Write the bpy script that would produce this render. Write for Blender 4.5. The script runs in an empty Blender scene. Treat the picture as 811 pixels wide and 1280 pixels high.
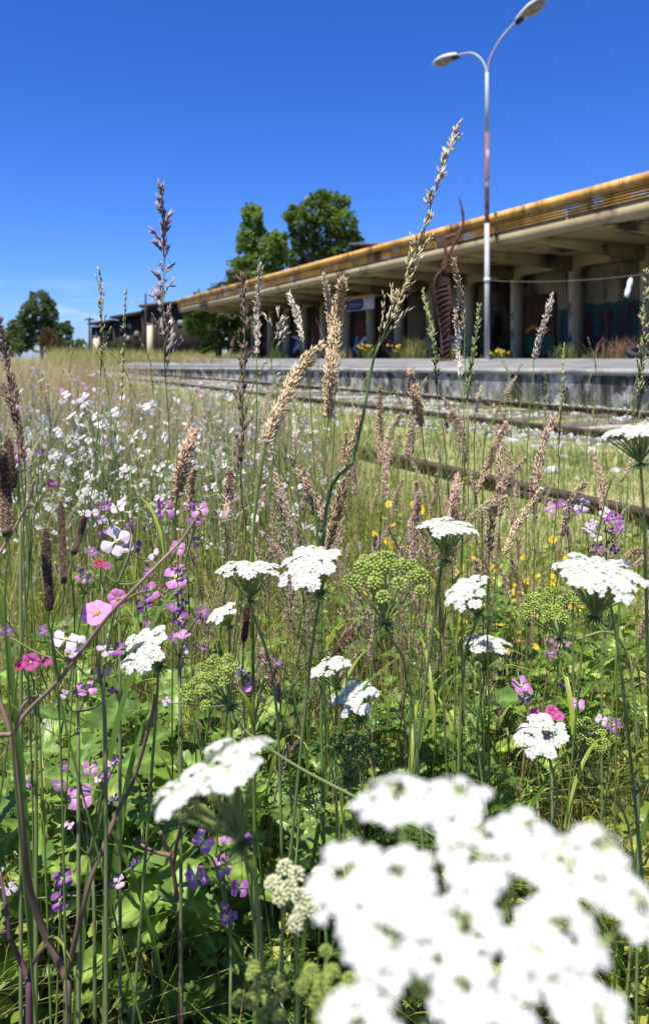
import bpy, math, random
import numpy as np
from mathutils import Vector, Matrix
random.seed(11)
RG = np.random.default_rng(11)
SC = bpy.context.scene
COL = SC.collection
PI = math.pi
# ------------------------------------------------------------------ camera, sky, sun
EYE = 0.85; F = 976.0; CX = 405.5; HY = 448.0
cd = bpy.data.cameras.new('camera'); cam = bpy.data.objects.new('camera', cd); COL.objects.link(cam)
cam.location = (0, 0, EYE); cam.rotation_euler = (PI/2, 0, 0)
cd.sensor_fit = 'HORIZONTAL'; cd.sensor_width = 36; cd.lens = 36*F/811
cd.shift_y = -(640-HY)/811; cd.clip_start = .02; cd.clip_end = 6000
cd.dof.use_dof = True; cd.dof.focus_distance = .98; cd.dof.aperture_fstop = 14.5
SC.camera = cam
SUN_EL = math.radians(68); SUN_AZ = math.radians(212)      # azimuth clockwise from +Y: behind the camera, to the left
sd = bpy.data.lights.new('sun', 'SUN'); sun = bpy.data.objects.new('sun', sd); COL.objects.link(sun)
sdir = Vector((math.sin(SUN_AZ)*math.cos(SUN_EL), math.cos(SUN_AZ)*math.cos(SUN_EL), math.sin(SUN_EL)))
sun.rotation_euler = sdir.to_track_quat('Z', 'Y').to_euler(); sun.location = (0, 0, 30)
sd.energy = 5.0; sd.angle = math.radians(.5); sd.color = (1, .945, .85)
W = bpy.data.worlds.new('World'); SC.world = W; W.use_nodes = True
nt = W.node_tree; bg = nt.nodes['Background']
sk = nt.nodes.new('ShaderNodeTexSky'); sk.sky_type = 'NISHITA'; sk.sun_disc = False
sk.sun_elevation = SUN_EL; sk.sun_rotation = SUN_AZ; sk.altitude = 200; sk.air_density = 1.0; sk.dust_density = .3; sk.ozone_density = 3.0
hs = nt.nodes.new('ShaderNodeHueSaturation'); hs.inputs['Saturation'].default_value = 1.25; hs.inputs['Value'].default_value = 1.0
vm = nt.nodes.new('ShaderNodeVectorMath'); vm.operation = 'MULTIPLY'; vm.inputs[1].default_value = (.52, .76, 1.38)   # clear deep blue summer sky
nt.links.new(sk.outputs[0], hs.inputs['Color']); nt.links.new(hs.outputs[0], vm.inputs[0])
wtc = nt.nodes.new('ShaderNodeTexCoord'); wmp = nt.nodes.new('ShaderNodeMapping'); wmp.inputs['Scale'].default_value = (5, 5, 26); nt.links.new(wtc.outputs['Generated'], wmp.inputs[0])
wnz = nt.nodes.new('ShaderNodeTexNoise'); wnz.inputs['Scale'].default_value = 1.3; wnz.inputs['Detail'].default_value = 7; nt.links.new(wmp.outputs[0], wnz.inputs['Vector'])
wsx = nt.nodes.new('ShaderNodeSeparateXYZ'); nt.links.new(wtc.outputs['Generated'], wsx.inputs[0])
def wr(src, a, b_, c_=0, d_=1):
    x = nt.nodes.new('ShaderNodeMapRange'); nt.links.new(src, x.inputs[0]); x.inputs[1].default_value = a; x.inputs[2].default_value = b_; x.inputs[3].default_value = c_; x.inputs[4].default_value = d_; return x.outputs[0]
def wmul(a, b_):
    x = nt.nodes.new('ShaderNodeMath'); x.operation = 'MULTIPLY'; nt.links.new(a, x.inputs[0]); nt.links.new(b_, x.inputs[1]); return x.outputs[0]
wf = wmul(wr(wnz.outputs[0], .5, .68, 0, .7), wmul(wr(wsx.outputs['Z'], .0, .025), wr(wsx.outputs['Z'], .1, .05)))      # low summer clouds near the horizon
wmx = nt.nodes.new('ShaderNodeMix'); wmx.data_type = 'RGBA'; nt.links.new(wf, wmx.inputs['Factor']); nt.links.new(vm.outputs[0], wmx.inputs['A']); wmx.inputs['B'].default_value = (7.2, 8, 9, 1)
nt.links.new(wmx.outputs['Result'], bg.inputs['Color'])
bg.inputs['Strength'].default_value = .074
SC.view_settings.view_transform = 'Standard'; SC.view_settings.look = 'None'
SC.view_settings.gamma = 1; SC.view_settings.exposure = .78
SC.cycles.max_bounces = 6; SC.cycles.transmission_bounces = 4; SC.cycles.diffuse_bounces = 3

# ------------------------------------------------------------------ coordinates
DS = np.array((-.4229, .9062, 0.)); DN = np.array((.9062, .4229, 0.))
def P(px, py, y): return np.array(((px-CX)/F*y, y, EYE-(py-HY)/F*y))
def SP(s, p, z): return DS*s + DN*p + np.array((0, 0, z))
def s_at(px, p):
    y = p/(.9062*(px-CX)/F+.4229)
    return -.4229*(px-CX)/F*y + .9062*y
def z_at(px, py, p):
    y = p/(.9062*(px-CX)/F+.4229)
    return EYE-(py-HY)/F*y
def nrm(v):
    v = np.asarray(v, float); return v/(np.linalg.norm(v, axis=-1, keepdims=True)+1e-12)

# ------------------------------------------------------------------ mesh building
class MB:
    def __init__(s): s.v = []; s.f = []; s.c = []; s.n = 0
    def add(s, V, Fs, col=(1, 1, 1)):
        V = np.asarray(V, float).reshape(-1, 3); col = np.asarray(col, float)
        if col.ndim == 1: col = np.tile(col[:3], (len(V), 1))
        s.v.append(V); s.c.append(col[:, :3])
        for q in (Fs if isinstance(Fs, list) else [Fs]):
            q = np.asarray(q, int)
            if q.size: s.f.append(q+s.n)
        s.n += len(V); return s
    def mesh(s, name, mats, smooth=False, origin=None):
        V = np.concatenate(s.v); C = np.concatenate(s.c)
        if origin is not None: V = V-np.asarray(origin)
        m = bpy.data.meshes.new(name)
        idx = np.concatenate([q.ravel() for q in s.f]); tot = np.concatenate([np.full(len(q), q.shape[1]) for q in s.f])
        m.vertices.add(len(V)); m.vertices.foreach_set('co', V.ravel())
        m.loops.add(len(idx)); m.loops.foreach_set('vertex_index', idx)
        m.polygons.add(len(tot)); st = np.zeros(len(tot), int); st[1:] = np.cumsum(tot)[:-1]
        m.polygons.foreach_set('loop_start', st)
        if smooth: m.polygons.foreach_set('use_smooth', np.ones(len(tot), bool))
        a = m.color_attributes.new('Col', 'FLOAT_COLOR', 'POINT')
        a.data.foreach_set('color', np.concatenate([C, np.ones((len(C), 1))], 1).ravel())
        m.update(calc_edges=True); m.materials.append(mats)
        return m
    def build(s, name, mat, parent=None, origin=None, smooth=False, label=None):
        if origin is None: origin = parent['_o'] if parent is not None and '_o' in parent else None
        return ob(name, s.mesh(name, mat, smooth, origin), parent, label)
ORG = {}
def ob(name, mesh, parent=None, label=None):
    o = bpy.data.objects.new(name, mesh); COL.objects.link(o)
    if parent is not None: o.parent = parent
    if label: o['label'] = label
    return o
def tag(o, label, cat, group=None, kind=None):
    if kind: o['kind'] = kind
    if label: o['label'] = label
    if cat: o['category'] = cat
    if group: o['group'] = group
    return o
def thing(name, label, cat, loc, group=None):
    o = bpy.data.objects.new(name, None); COL.objects.link(o); o.location = Vector(loc); o.empty_display_size = .05
    ORG[o.name] = np.asarray(loc, float)
    return tag(o, label, cat, group)
def part(mb, name, mat, root, parent=None, smooth=False, label=None):
    return ob(name, mb.mesh(name, mat, smooth, ORG[root.name]), parent or root, label)
def copy_tree(o, parent=None):
    c = o.copy(); COL.objects.link(c); c.parent = parent
    for ch in list(o.children): copy_tree(ch, c)
    return c
BOXF = np.array([[0, 1, 3, 2], [4, 6, 7, 5], [0, 4, 5, 1], [2, 3, 7, 6], [0, 2, 6, 4], [1, 5, 7, 3]])
def box8(mb, f, a0, a1, b0, b1, c0, c1, col=(1, 1, 1)):
    return mb.add([f(a, b, c) for a in (a0, a1) for b in (b0, b1) for c in (c0, c1)], BOXF, col)
def spbox(mb, s0, s1, p0, p1, z0, z1, col=(1, 1, 1)): return box8(mb, SP, s0, s1, p0, p1, z0, z1, col)
XYZ = lambda x, y, z: np.array((x, y, z), float)
def cat(pts, n):                                   # catmull-rom through points
    p = np.asarray(pts, float)
    if len(p) == 2: p = np.array([p[0], (p[0]+p[1])/2, p[1]])
    q = np.vstack([2*p[0]-p[1], p, 2*p[-1]-p[-2]])
    t = np.linspace(0, len(p)-1-1e-9, n); i = t.astype(int); u = (t-i)[:, None]
    a, b, c, d = q[i], q[i+1], q[i+2], q[i+3]
    return .5*(2*b+(c-a)*u+(2*a-5*b+4*c-d)*u*u+(3*b-a-3*c+d)*u**3)
def frames(pts):
    T = nrm(np.gradient(pts, axis=0)); ref = np.array((.31, -.9, .3))
    if abs(T[0] @ nrm(ref)) > .95: ref = np.array((1., 0, 0))
    A = nrm(np.cross(T, ref)); B = np.cross(T, A); return T, A, B
def tube(mb, pts, r, n=6, col=(1, 1, 1), cap=True):
    pts = np.asarray(pts, float); k = len(pts); r = np.broadcast_to(np.asarray(r, float), (k,))
    T, A, B = frames(pts); a = np.arange(n)/n*2*PI
    V = pts[:, None]+r[:, None, None]*(np.cos(a)[None, :, None]*A[:, None]+np.sin(a)[None, :, None]*B[:, None])
    i = np.arange(k-1)[:, None]*n; j = np.arange(n)[None]; j2 = (j+1) % n
    Q = np.stack([i+j, i+j2, i+n+j2, i+n+j], -1).reshape(-1, 4)
    fs = [Q]
    if cap: fs += [np.arange(n)[::-1][None], (np.arange(n)+(k-1)*n)[None]]
    col = np.asarray(col, float)
    if col.ndim == 2 and len(col) == k: col = np.repeat(col, n, 0)
    return mb.add(V.reshape(-1, 3), fs, col)
def ribbon(mb, pts, w, side, fold=.25, col=(1, 1, 1), col2=None):
    pts = np.asarray(pts, float); k = len(pts); w = np.broadcast_to(np.asarray(w, float), (k,))
    T = nrm(np.gradient(pts, axis=0)); S = nrm(np.asarray(side, float)-T*(T@np.asarray(side, float))[:, None]); N = np.cross(S, T)
    V = np.stack([pts-S*w[:, None], pts-N*(w*fold)[:, None], pts+S*w[:, None]], 1)
    i = np.arange(k-1)[:, None]*3; j = np.arange(2)[None]
    Q = np.stack([i+j, i+j+1, i+j+4, i+j+3], -1).reshape(-1, 4)
    c = np.asarray(col, float)
    if col2 is not None:
        t = np.linspace(0, 1, k)[:, None]; c = np.repeat(c*(1-t)+np.asarray(col2)*t, 3, 0)
    return mb.add(V.reshape(-1, 3), Q, c)
def inst(mb, V, Fs, M, T, col):                    # merge N transformed copies of a small shape
    N = len(T); V = np.asarray(V, float); k = len(V)
    VV = np.einsum('nij,kj->nki', M, V)+T[:, None]
    off = (np.arange(N)*k)[:, None, None]
    fs = [(np.asarray(q)[None]+off).reshape(-1, np.asarray(q).shape[1]) for q in (Fs if isinstance(Fs, list) else [Fs])]
    col = np.asarray(col, float)
    if col.ndim == 2 and len(col) == N: col = np.repeat(col, k, 0)
    elif col.ndim == 3: col = col.reshape(-1, 3)
    return mb.add(VV.reshape(-1, 3), fs, col)
def basis(d, rng=RG):                              # (N,3) directions -> matrices whose 3rd column is d
    d = nrm(d); r = nrm(rng.normal(size=d.shape)); x = nrm(np.cross(d, r)); y = np.cross(d, x)
    return np.stack([x, y, d], -1)
SPK_V = np.array([(0, 0, 0), (.5, 0, .38), (0, .5, .38), (-.5, 0, .38), (0, -.5, .38), (0, 0, 1)])
SPK_F = np.array([[0, 2, 1], [0, 3, 2], [0, 4, 3], [0, 1, 4], [5, 1, 2], [5, 2, 3], [5, 3, 4], [5, 4, 1]])
SPK3_V = np.array([(0, 0, 0), (.5, 0, .4), (-.25, .43, .4), (-.25, -.43, .4), (0, 0, 1)])
SPK3_F = np.array([[0, 2, 1], [0, 3, 2], [0, 1, 3], [4, 1, 2], [4, 2, 3], [4, 3, 1]])
def ico(sub=1):
    import bmesh
    b = bmesh.new(); bmesh.ops.create_icosphere(b, subdivisions=sub, radius=1)
    V = np.array([v.co[:] for v in b.verts]); Fc = np.array([[v.index for v in f.verts] for f in b.faces]); b.free(); return V, Fc
ICO_V, ICO_F = ico(1); ICO2_V, ICO2_F = ico(2)

# ------------------------------------------------------------------ materials
def newmat(name):
    m = bpy.data.materials.new(name); m.use_nodes = True; t = m.node_tree; t.nodes.clear()
    out = t.nodes.new('ShaderNodeOutputMaterial'); b = t.nodes.new('ShaderNodeBsdfPrincipled')
    t.links.new(b.outputs[0], out.inputs[0]); return m, t, b, out
def leafmat(name, trans=.35, rough=.45, spec=.35, vary=.25, noise=60, tint=1.0):
    m, t, b, out = newmat(name); N = t.nodes.new; L = t.links.new
    at = N('ShaderNodeAttribute'); at.attribute_name = 'Col'
    oi = N('ShaderNodeObjectInfo'); nz = N('ShaderNodeTexNoise'); nz.inputs['Scale'].default_value = noise; nz.inputs['Detail'].default_value = 3
    tc = N('ShaderNodeTexCoord'); L(tc.outputs['Object'], nz.inputs['Vector'])
    ad = N('ShaderNodeMath'); ad.operation = 'ADD'; L(oi.outputs['Random'], ad.inputs[0]); L(nz.outputs[0], ad.inputs[1])
    mr = N('ShaderNodeMapRange'); mr.inputs[1].default_value = .2; mr.inputs[2].default_value = 1.6
    mr.inputs[3].default_value = 1-vary; mr.inputs[4].default_value = 1+vary; L(ad.outputs[0], mr.inputs[0])
    mx = N('ShaderNodeVectorMath'); mx.operation = 'SCALE'; L(at.outputs['Color'], mx.inputs[0]); L(mr.outputs[0], mx.inputs['Scale'])
    L(mx.outputs[0], b.inputs['Base Color']); b.inputs['Roughness'].default_value = rough; b.inputs['Specular IOR Level'].default_value = spec
    if trans > 0:
        tr = N('ShaderNodeBsdfTranslucent'); ms = N('ShaderNodeMixShader'); ms.inputs[0].default_value = trans
        tv = N('ShaderNodeVectorMath'); tv.operation = 'MULTIPLY'; tv.inputs[1].default_value = (1.25*tint, 1.3*tint, .8*tint); L(mx.outputs[0], tv.inputs[0])
        L(tv.outputs[0], tr.inputs['Color']); L(b.outputs[0], ms.inputs[1]); L(tr.outputs[0], ms.inputs[2]); L(ms.outputs[0], out.inputs[0])
    return m
def noisemat(name, ramp, scale=4, stretch=(1, 1, 1), rough=.85, bump=.3, bscale=40, layers=(), metal=0, spec=.3, bdist=.01):
    m, t, b, out = newmat(name); N = t.nodes.new; L = t.links.new
    tc = N('ShaderNodeTexCoord')
    def noise(sc, st, det=6, rg=.6):
        mp = N('ShaderNodeMapping'); mp.inputs['Scale'].default_value = st; L(tc.outputs['Object'], mp.inputs[0])
        z = N('ShaderNodeTexNoise'); z.inputs['Scale'].default_value = sc; z.inputs['Detail'].default_value = det; z.inputs['Roughness'].default_value = rg
        L(mp.outputs[0], z.inputs['Vector']); return z
    z = noise(scale, stretch); cr = N('ShaderNodeValToRGB'); L(z.outputs[0], cr.inputs[0])
    e = cr.color_ramp.elements
    while len(e) < len(ramp): e.new(.5)
    for k, (p_, c_) in enumerate(ramp): e[k].position = p_; e[k].color = (*c_, 1)
    c = cr.outputs[0]
    for k, (colr, sc, st, lo, hi) in enumerate(layers):
        n2 = noise(sc, st); n2.noise_dimensions = '4D'; n2.inputs['W'].default_value = 3.7*(k+1)
        mr = N('ShaderNodeMapRange'); mr.inputs[1].default_value = lo; mr.inputs[2].default_value = hi; L(n2.outputs[0], mr.inputs[0])
        mx = N('ShaderNodeMix'); mx.data_type = 'RGBA'; L(mr.outputs[0], mx.inputs['Factor']); L(c, mx.inputs['A']); mx.inputs['B'].default_value = (*colr, 1); c = mx.outputs['Result']
    L(c, b.inputs['Base Color']); b.inputs['Roughness'].default_value = rough; b.inputs['Metallic'].default_value = metal; b.inputs['Specular IOR Level'].default_value = spec
    if bump:
        bz = noise(bscale, (1, 1, 1), 4); bp = N('ShaderNodeBump'); bp.inputs['Strength'].default_value = bump; bp.inputs['Distance'].default_value = bdist
        L(bz.outputs[0], bp.inputs['Height']); L(bp.outputs[0], b.inputs['Normal'])
    return m
m_blade = leafmat('grass_blade', .5, .42, .4)
m_straw = leafmat('dry_grass', .42, .6, .25)
m_leaf = leafmat('broad_leaf', .45, .4, .45, .28, 45)
m_stem = leafmat('plant_stem', .0, .5, .35)
m_petal = leafmat('petal', .35, .6, .2, .12, 200)
m_white = leafmat('white_petal', .3, .7, .15, .04, 120, .8)
m_seed = leafmat('seed_head', .15, .65, .25, .3, 150)
m_tree = leafmat('tree_leaf', .45, .5, .3, .25, 1.5)
m_bark = noisemat('bark', [(.3, (.10, .075, .05)), (.7, (.26, .2, .15))], 3, (1, 1, .2), .9, .6, 12)
m_conc = noisemat('weathered_concrete', [(.38, (.07, .07, .068)), (.5, (.19, .187, .18)), (.62, (.36, .355, .335))], 1.9, (1, 1, .8), .9, .4, 25,
                  [((.03, .03, .03), 2.4, (1, 1, .16), .47, .56), ((.42, .42, .4), 3.2, (1, 1, .9), .53, .62), ((.022, .023, .022), .7, (1, 1, .4), .54, .64)])
m_pave = noisemat('platform_asphalt', [(.35, (.13, .13, .13)), (.65, (.22, .218, .215))], 1.2, (1, 1, 1), .9, .3, 60, [((.4, .36, .26), .45, (1, 1, 1), .58, .72)])
m_cope = noisemat('platform_coping', [(.35, (.2, .2, .19)), (.65, (.36, .35, .33))], 3, (1, 1, 1), .9, .3, 40)
m_plaster = noisemat('stained_plaster', [(.3, (.19, .15, .095)), (.6, (.34, .28, .18))], .8, (1, 1, .7), .9, .25, 30,
                     [((.03, .02, .015), 1.1, (1, 1, .45), .5, .62), ((.3, .28, .23), 2.1, (1, 1, 1), .62, .7)])
m_soffit = noisemat('soffit_plaster', [(.3, (.3, .24, .12)), (.7, (.44, .36, .2))], .7, (1, 1, 1), .9, .2, 20,
                    [((.06, .045, .03), .9, (1, 1, 1), .54, .64), ((.13, .08, .04), 2.5, (1, 1, 1), .62, .7)])
m_column = noisemat('column_plaster', [(.3, (.52, .45, .31)), (.7, (.66, .58, .42))], 1.5, (1, 1, .5), .9, .2, 30, [((.2, .18, .15), 2, (1, 1, .6), .6, .72)])
m_fascia = noisemat('ochre_paint', [(.35, (.5, .26, .05)), (.65, (.7, .42, .12))], 1.5, (1, 1, .6), .6, .15, 40,
                    [((.09, .05, .025), 1.0, (1, 1, .2), .53, .66), ((.2, .1, .03), 6, (1, 1, .3), .54, .68)])
m_slat = noisemat('peeling_ochre_paint', [(.35, (.5, .25, .045)), (.65, (.7, .41, .1))], 1.5, (1, 1, .6), .6, .15, 40,
                  [((.1, .055, .025), 1.0, (1, 1, .15), .54, .66), ((.5, .5, .49), 1.5, (1, 1, 1.6), .565, .58)])
m_rust = noisemat('rusty_steel', [(.35, (.04, .018, .013)), (.5, (.1, .04, .026)), (.65, (.19, .08, .05))], 5, (1, 1, .6), .85, .5, 60)
m_rustdk = noisemat('dark_rusted_steel', [(.3, (.02, .014, .012)), (.7, (.07, .035, .025))], 6, (1, 1, 1), .8, .5, 60)
m_rail = noisemat('rail_steel', [(.3, (.035, .024, .018)), (.7, (.11, .07, .05))], 6, (1, 1, 1), .75, .4, 50)
m_sleeper = noisemat('old_timber', [(.3, (.07, .055, .045)), (.7, (.22, .18, .14))], 5, (1, 1, 1), .95, .6, 30)
m_post = noisemat('pale_galvanised_paint', [(.35, (.33, .34, .35)), (.65, (.45, .46, .47))], 3, (1, 1, .3), .5, .1, 60, [((.3, .14, .08), 3, (1, 1, .4), .68, .74)])
m_postrust = noisemat('rusted_post', [(.3, (.17, .07, .055)), (.7, (.3, .15, .12))], 4, (1, 1, .4), .8, .3, 60, [((.45, .42, .4), 3, (1, 1, .6), .52, .6)])
m_lampwhite = noisemat('lamp_shell', [(.3, (.5, .5, .5)), (.7, (.62, .62, .62))], 8, (1, 1, 1), .4, 0)
m_lampglass = noisemat('dusty_lamp_glass', [(.3, (.16, .14, .11)), (.7, (.33, .29, .23))], 9, (1, 1, 1), .25, .1, 30)
m_black = noisemat('black_rubber', [(.3, (.012, .012, .013)), (.7, (.035, .035, .035))], 8, (1, 1, 1), .6, .3, 60)
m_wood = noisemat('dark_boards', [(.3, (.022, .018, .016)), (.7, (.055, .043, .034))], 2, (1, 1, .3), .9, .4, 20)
m_roofd = noisemat('dark_roof', [(.3, (.055, .058, .068)), (.7, (.1, .1, .12))], 2, (1, 1, 1), .7, .2, 20)
m_door = noisemat('brown_boarded_door', [(.3, (.06, .025, .016)), (.7, (.14, .06, .035))], 2, (1, 1, .3), .85, .3, 25, [((.3, .1, .03), 1.3, (1, 1, .6), .62, .68)])
m_glass = noisemat('dark_window_glass', [(.3, (.12, .13, .15)), (.7, (.3, .32, .34))], 1, (1, 1, 1), .15, 0)
m_stone = noisemat('ballast_stone', [(.3, (.28, .275, .26)), (.7, (.5, .49, .47))], 7, (1, 1, 1), .9, .4, 50)
m_chalk = noisemat('broken_concrete', [(.3, (.38, .38, .37)), (.7, (.55, .55, .54))], 9, (1, 1, 1), .9, .4, 40)
m_cable = noisemat('cable', [(.3, (.2, .2, .2)), (.7, (.3, .3, .3))], 9, (1, 1, 1), .5, 0)
def paint(name, c, rough=.6): return noisemat(name, [(.3, tuple(.8*x for x in c)), (.7, c)], 3, (1, 1, 1), rough, .1, 40)
m_teal = paint('teal_spray_paint', (.007, .06, .065)); m_red = paint('dark_red_spray_paint', (.06, .009, .022)); m_blue = paint('blue_spray_paint', (.009, .018, .06))
m_yel = paint('yellow_spray_paint', (.11, .09, .02)); m_ink = paint('black_spray_paint', (.015, .014, .02)); m_pinkp = paint('pink_spray_paint', (.28, .07, .12)); m_green = paint('green_spray_paint', (.02, .1, .05))
m_orange = paint('orange_paint', (.6, .18, .02)); m_signw = paint('white_sign_face', (.62, .66, .74)); m_signb = paint('blue_sign_paint', (.012, .03, .22)); m_letter = paint('pale_letters', (.5, .55, .75))
# soil and turf
m_soil, t, b, out = newmat('soil_and_turf'); N = t.nodes.new; L = t.links.new
geo = N('ShaderNodeNewGeometry')
def nz(scale, det=8, rg=.65):
    z = N('ShaderNodeTexNoise'); z.inputs['Scale'].default_value = scale; z.inputs['Detail'].default_value = det; z.inputs['Roughness'].default_value = rg; L(geo.outputs['Position'], z.inputs['Vector']); return z
def ramp(src, els):
    c = N('ShaderNodeValToRGB'); L(src, c.inputs[0]); e = c.color_ramp.elements
    while len(e) < len(els): e.new(.5)
    for k, (p_, q_) in enumerate(els): e[k].position = p_; e[k].color = (*q_, 1)
    return c.outputs[0]
def mixc(f, a, b_):
    x = N('ShaderNodeMix'); x.data_type = 'RGBA'; L(f, x.inputs['Factor'])
    for s_, v in (('A', a), ('B', b_)):
        if isinstance(v, tuple): x.inputs[s_].default_value = (*v, 1)
        else: L(v, x.inputs[s_])
    return x.outputs['Result']
def rng_(src, lo, hi):
    x = N('ShaderNodeMapRange'); L(src, x.inputs[0]); x.inputs[1].default_value = lo; x.inputs[2].default_value = hi; return x.outputs[0]
soil = ramp(nz(9).outputs[0], [(.3, (.035, .022, .014)), (.55, (.09, .06, .04)), (.75, (.2, .15, .1))])
turf = ramp(nz(3).outputs[0], [(.3, (.13, .15, .04)), (.5, (.24, .24, .08)), (.7, (.42, .37, .19))])
dot = N('ShaderNodeVectorMath'); dot.operation = 'DOT_PRODUCT'; dot.inputs[1].default_value = tuple(DN); L(geo.outputs['Position'], dot.inputs[0])
c = mixc(rng_(dot.outputs['Value'], 1.3, 2.0), soil, turf)
sx = N('ShaderNodeSeparateXYZ'); L(geo.outputs['Position'], sx.inputs[0])
c = mixc(rng_(sx.outputs['Y'], 3, 9), c, turf)
grav = ramp(nz(14).outputs[0], [(.35, (.2, .19, .17)), (.65, (.45, .43, .4))])
gm = N('ShaderNodeMath'); gm.operation = 'MULTIPLY'; L(rng_(dot.outputs['Value'], 5.2, 6.2), gm.inputs[0]); L(rng_(nz(1.1, 4).outputs[0], .47, .56), gm.inputs[1])
gm2 = N('ShaderNodeMath'); gm2.operation = 'MULTIPLY'; L(gm.outputs[0], gm2.inputs[0]); L(rng_(dot.outputs['Value'], 10.8, 9.8), gm2.inputs[1])
c = mixc(gm2.outputs[0], c, grav)
L(c, b.inputs['Base Color']); b.inputs['Roughness'].default_value = .95
bp = N('ShaderNodeBump'); bp.inputs['Strength'].default_value = .7; bp.inputs['Distance'].default_value = .02; L(nz(35).outputs[0], bp.inputs['Height']); L(bp.outputs[0], b.inputs['Normal'])

# ------------------------------------------------------------------ ground
def axis(lo, hi, n):
    t = np.linspace(-1, 1, n); g = np.sign(t)*(np.abs(t)*.25+(np.exp(np.abs(t)*9)-1)/(np.exp(9)-1)*.75*1)
    return g
gx = np.sign(np.linspace(-1, 1, 161))*(np.abs(np.linspace(-1, 1, 161))*12+np.abs(np.linspace(-1, 1, 161))**9*2500)
gy = gx+8
GX, GY = np.meshgrid(gx, gy, indexing='ij')
GZ = .012*np.sin(GX*3.1+1)*np.sin(GY*2.7)+.008*np.sin(GX*7.3+GY*5.1)
GZ *= np.exp(-(np.hypot(GX, GY-8)/14)**2)
n_ = 161; ii = (np.arange(n_-1)[:, None]*n_+np.arange(n_-1)[None]).ravel()
g = MB().add(np.stack([GX, GY, GZ], -1).reshape(-1, 3), np.stack([ii, ii+n_, ii+n_+1, ii+1], -1))
ground = ob('ground', g.mesh('ground', m_soil, True)); ground['kind'] = 'structure'

# ------------------------------------------------------------------ track
def rail(label, p, s0, s1, zt=.1, dz=0):
    r = thing('rail', label, 'rail', SP((s0+s1)/2, p, 0), 'rails of the disused tracks')
    S = np.linspace(s0, s1, 40); wob = .02*np.sin(S*.35+p)
    prof = [(-.06, -.05), (-.06, -.036), (-.012, -.022), (-.012, .058), (-.034, .066), (-.034, .096), (-.026, .1), (.026, .1), (.034, .096), (.034, .066), (.012, .058), (.012, -.022), (.06, -.036), (.06, -.05)]
    k = len(prof); V = np.array([SP(s, p+w+a, z+zt-.1) for s, w in zip(S, wob) for a, z in prof])
    i = np.arange(len(S)-1)[:, None]*k; j = np.arange(k)[None]; j2 = (j+1) % k
    mb = MB().add(V, [np.stack([i+j, i+j2, i+k+j2, i+k+j], -1).reshape(-1, 4), np.arange(k)[::-1][None], (np.arange(k)+(len(S)-1)*k)[None]])
    part(mb, 'rail_profile', m_rail, r)
    for q in np.arange(s0+2.5, s1-2, 6.0):
        mb = MB()
        spbox(mb, q-.28, q+.28, p-.05, p-.013, zt-.08, zt-.045)
        part(mb, 'fishplate', m_rail, r)
    return r
rail('nearest rusty rail emerging from the grass right of the meadow', 3.11, 1.2, 40, .1)
rail('middle rusty rail running between two strips of pale gravel', 6.05, 2, 60)
rail('farthest rusty rail just below the platform wall', 8.65, 3, 60, .11)
sl = None
for k, s in enumerate(np.arange(4.5, 40, .8)):
    if sl is None:
        sl = thing('sleeper', 'old grey timber sleeper half buried under the two far rails', 'sleeper', SP(s, 7.35, 0), 'sleepers under the far track')
        o = MB(); spbox(o, s-.12, s+.12, 5.6, 9.1, -.08, .045); part(o, 'timber', m_sleeper, sl); base0 = Vector(SP(s, 7.35, 0)); cur = sl
    else:
        cur = copy_tree(sl); cur.location = Vector(SP(s+random.uniform(-.06, .06), 7.35+random.uniform(-.1, .1), random.uniform(-.03, .0))); cur.rotation_euler.z = random.uniform(-.03, .03)
# ballast
n = 12000
s = RG.uniform(2, 34, n); p = RG.uniform(5.0, 10.6, n); keep = (np.sin(s*1.3+p*2)+np.sin(s*.6-p*1.7)+RG.normal(0, .7, n)) > .0
s, p = s[keep], p[keep]; T = s[:, None]*DS+p[:, None]*DN; r = RG.uniform(.016, .05, len(s)); T[:, 2] = r*.25
Mx = basis(RG.normal(size=(len(s), 3)))*(r[:, None, None]*RG.uniform(.6, 1.2, (len(s), 1, 3)))
ov = np.array([(1, 0, 0), (-1, 0, 0), (0, 1, 0), (0, -1, 0), (.3, .2, 1), (-.2, .1, -1), (.7, .7, .4), (-.6, -.6, .5)])
of = np.array([[0, 6, 4], [6, 2, 4], [2, 1, 4], [1, 7, 4], [7, 3, 4], [3, 0, 4], [2, 6, 0], [3, 7, 1], [0, 5, 2], [2, 5, 1], [1, 5, 3], [3, 5, 0]])
b = MB(); inst(b, ov, of, Mx, T, np.ones((len(s), 3))); o = ob('ballast', b.mesh('ballast', m_stone)); tag(o, 'pale grey ballast stones strewn between the far rails', 'gravel', None, 'stuff')
chunks = [(690, 590, .14), (705, 572, .09), (668, 560, .1), (738, 565, .15), (655, 545, .1), (720, 600, .07), (640, 552, .12), (612, 540, .1), (690, 548, .13), (770, 590, .1), (598, 524, .1), (460, 500, .13), (440, 505, .1), (752, 548, .11)]
ckl = ['broken pale concrete lump lying on the gravel between the near and middle rails', 'broken pale concrete lump lying beside the middle rail']
CKL = ['pale concrete lump in the middle of the gravel, just above the right umbel gap', 'small concrete lump behind the middle of the gravel patch', 'concrete lump on the grass between near and middle rails, left of the gravel patch', 'largest bright concrete lump, nearest the middle rail at the right', 'concrete lump touching the near side of the middle rail', 'smallest concrete lump, nearest the near rail at the right', 'flat concrete lump just left of the brightest gravel', 'concrete lump lying alone left of the gravel patch', 'pale concrete lump between the middle and the far rail at the right', 'concrete lump at the right edge of the gravel above the near rail', 'concrete lump between the far rails under the sculpture', 'left one of two concrete lumps between the far rails below the sign', 'second of two concrete lumps between the far rails below the sign', 'concrete lump on the middle rail line at the far right']
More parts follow.
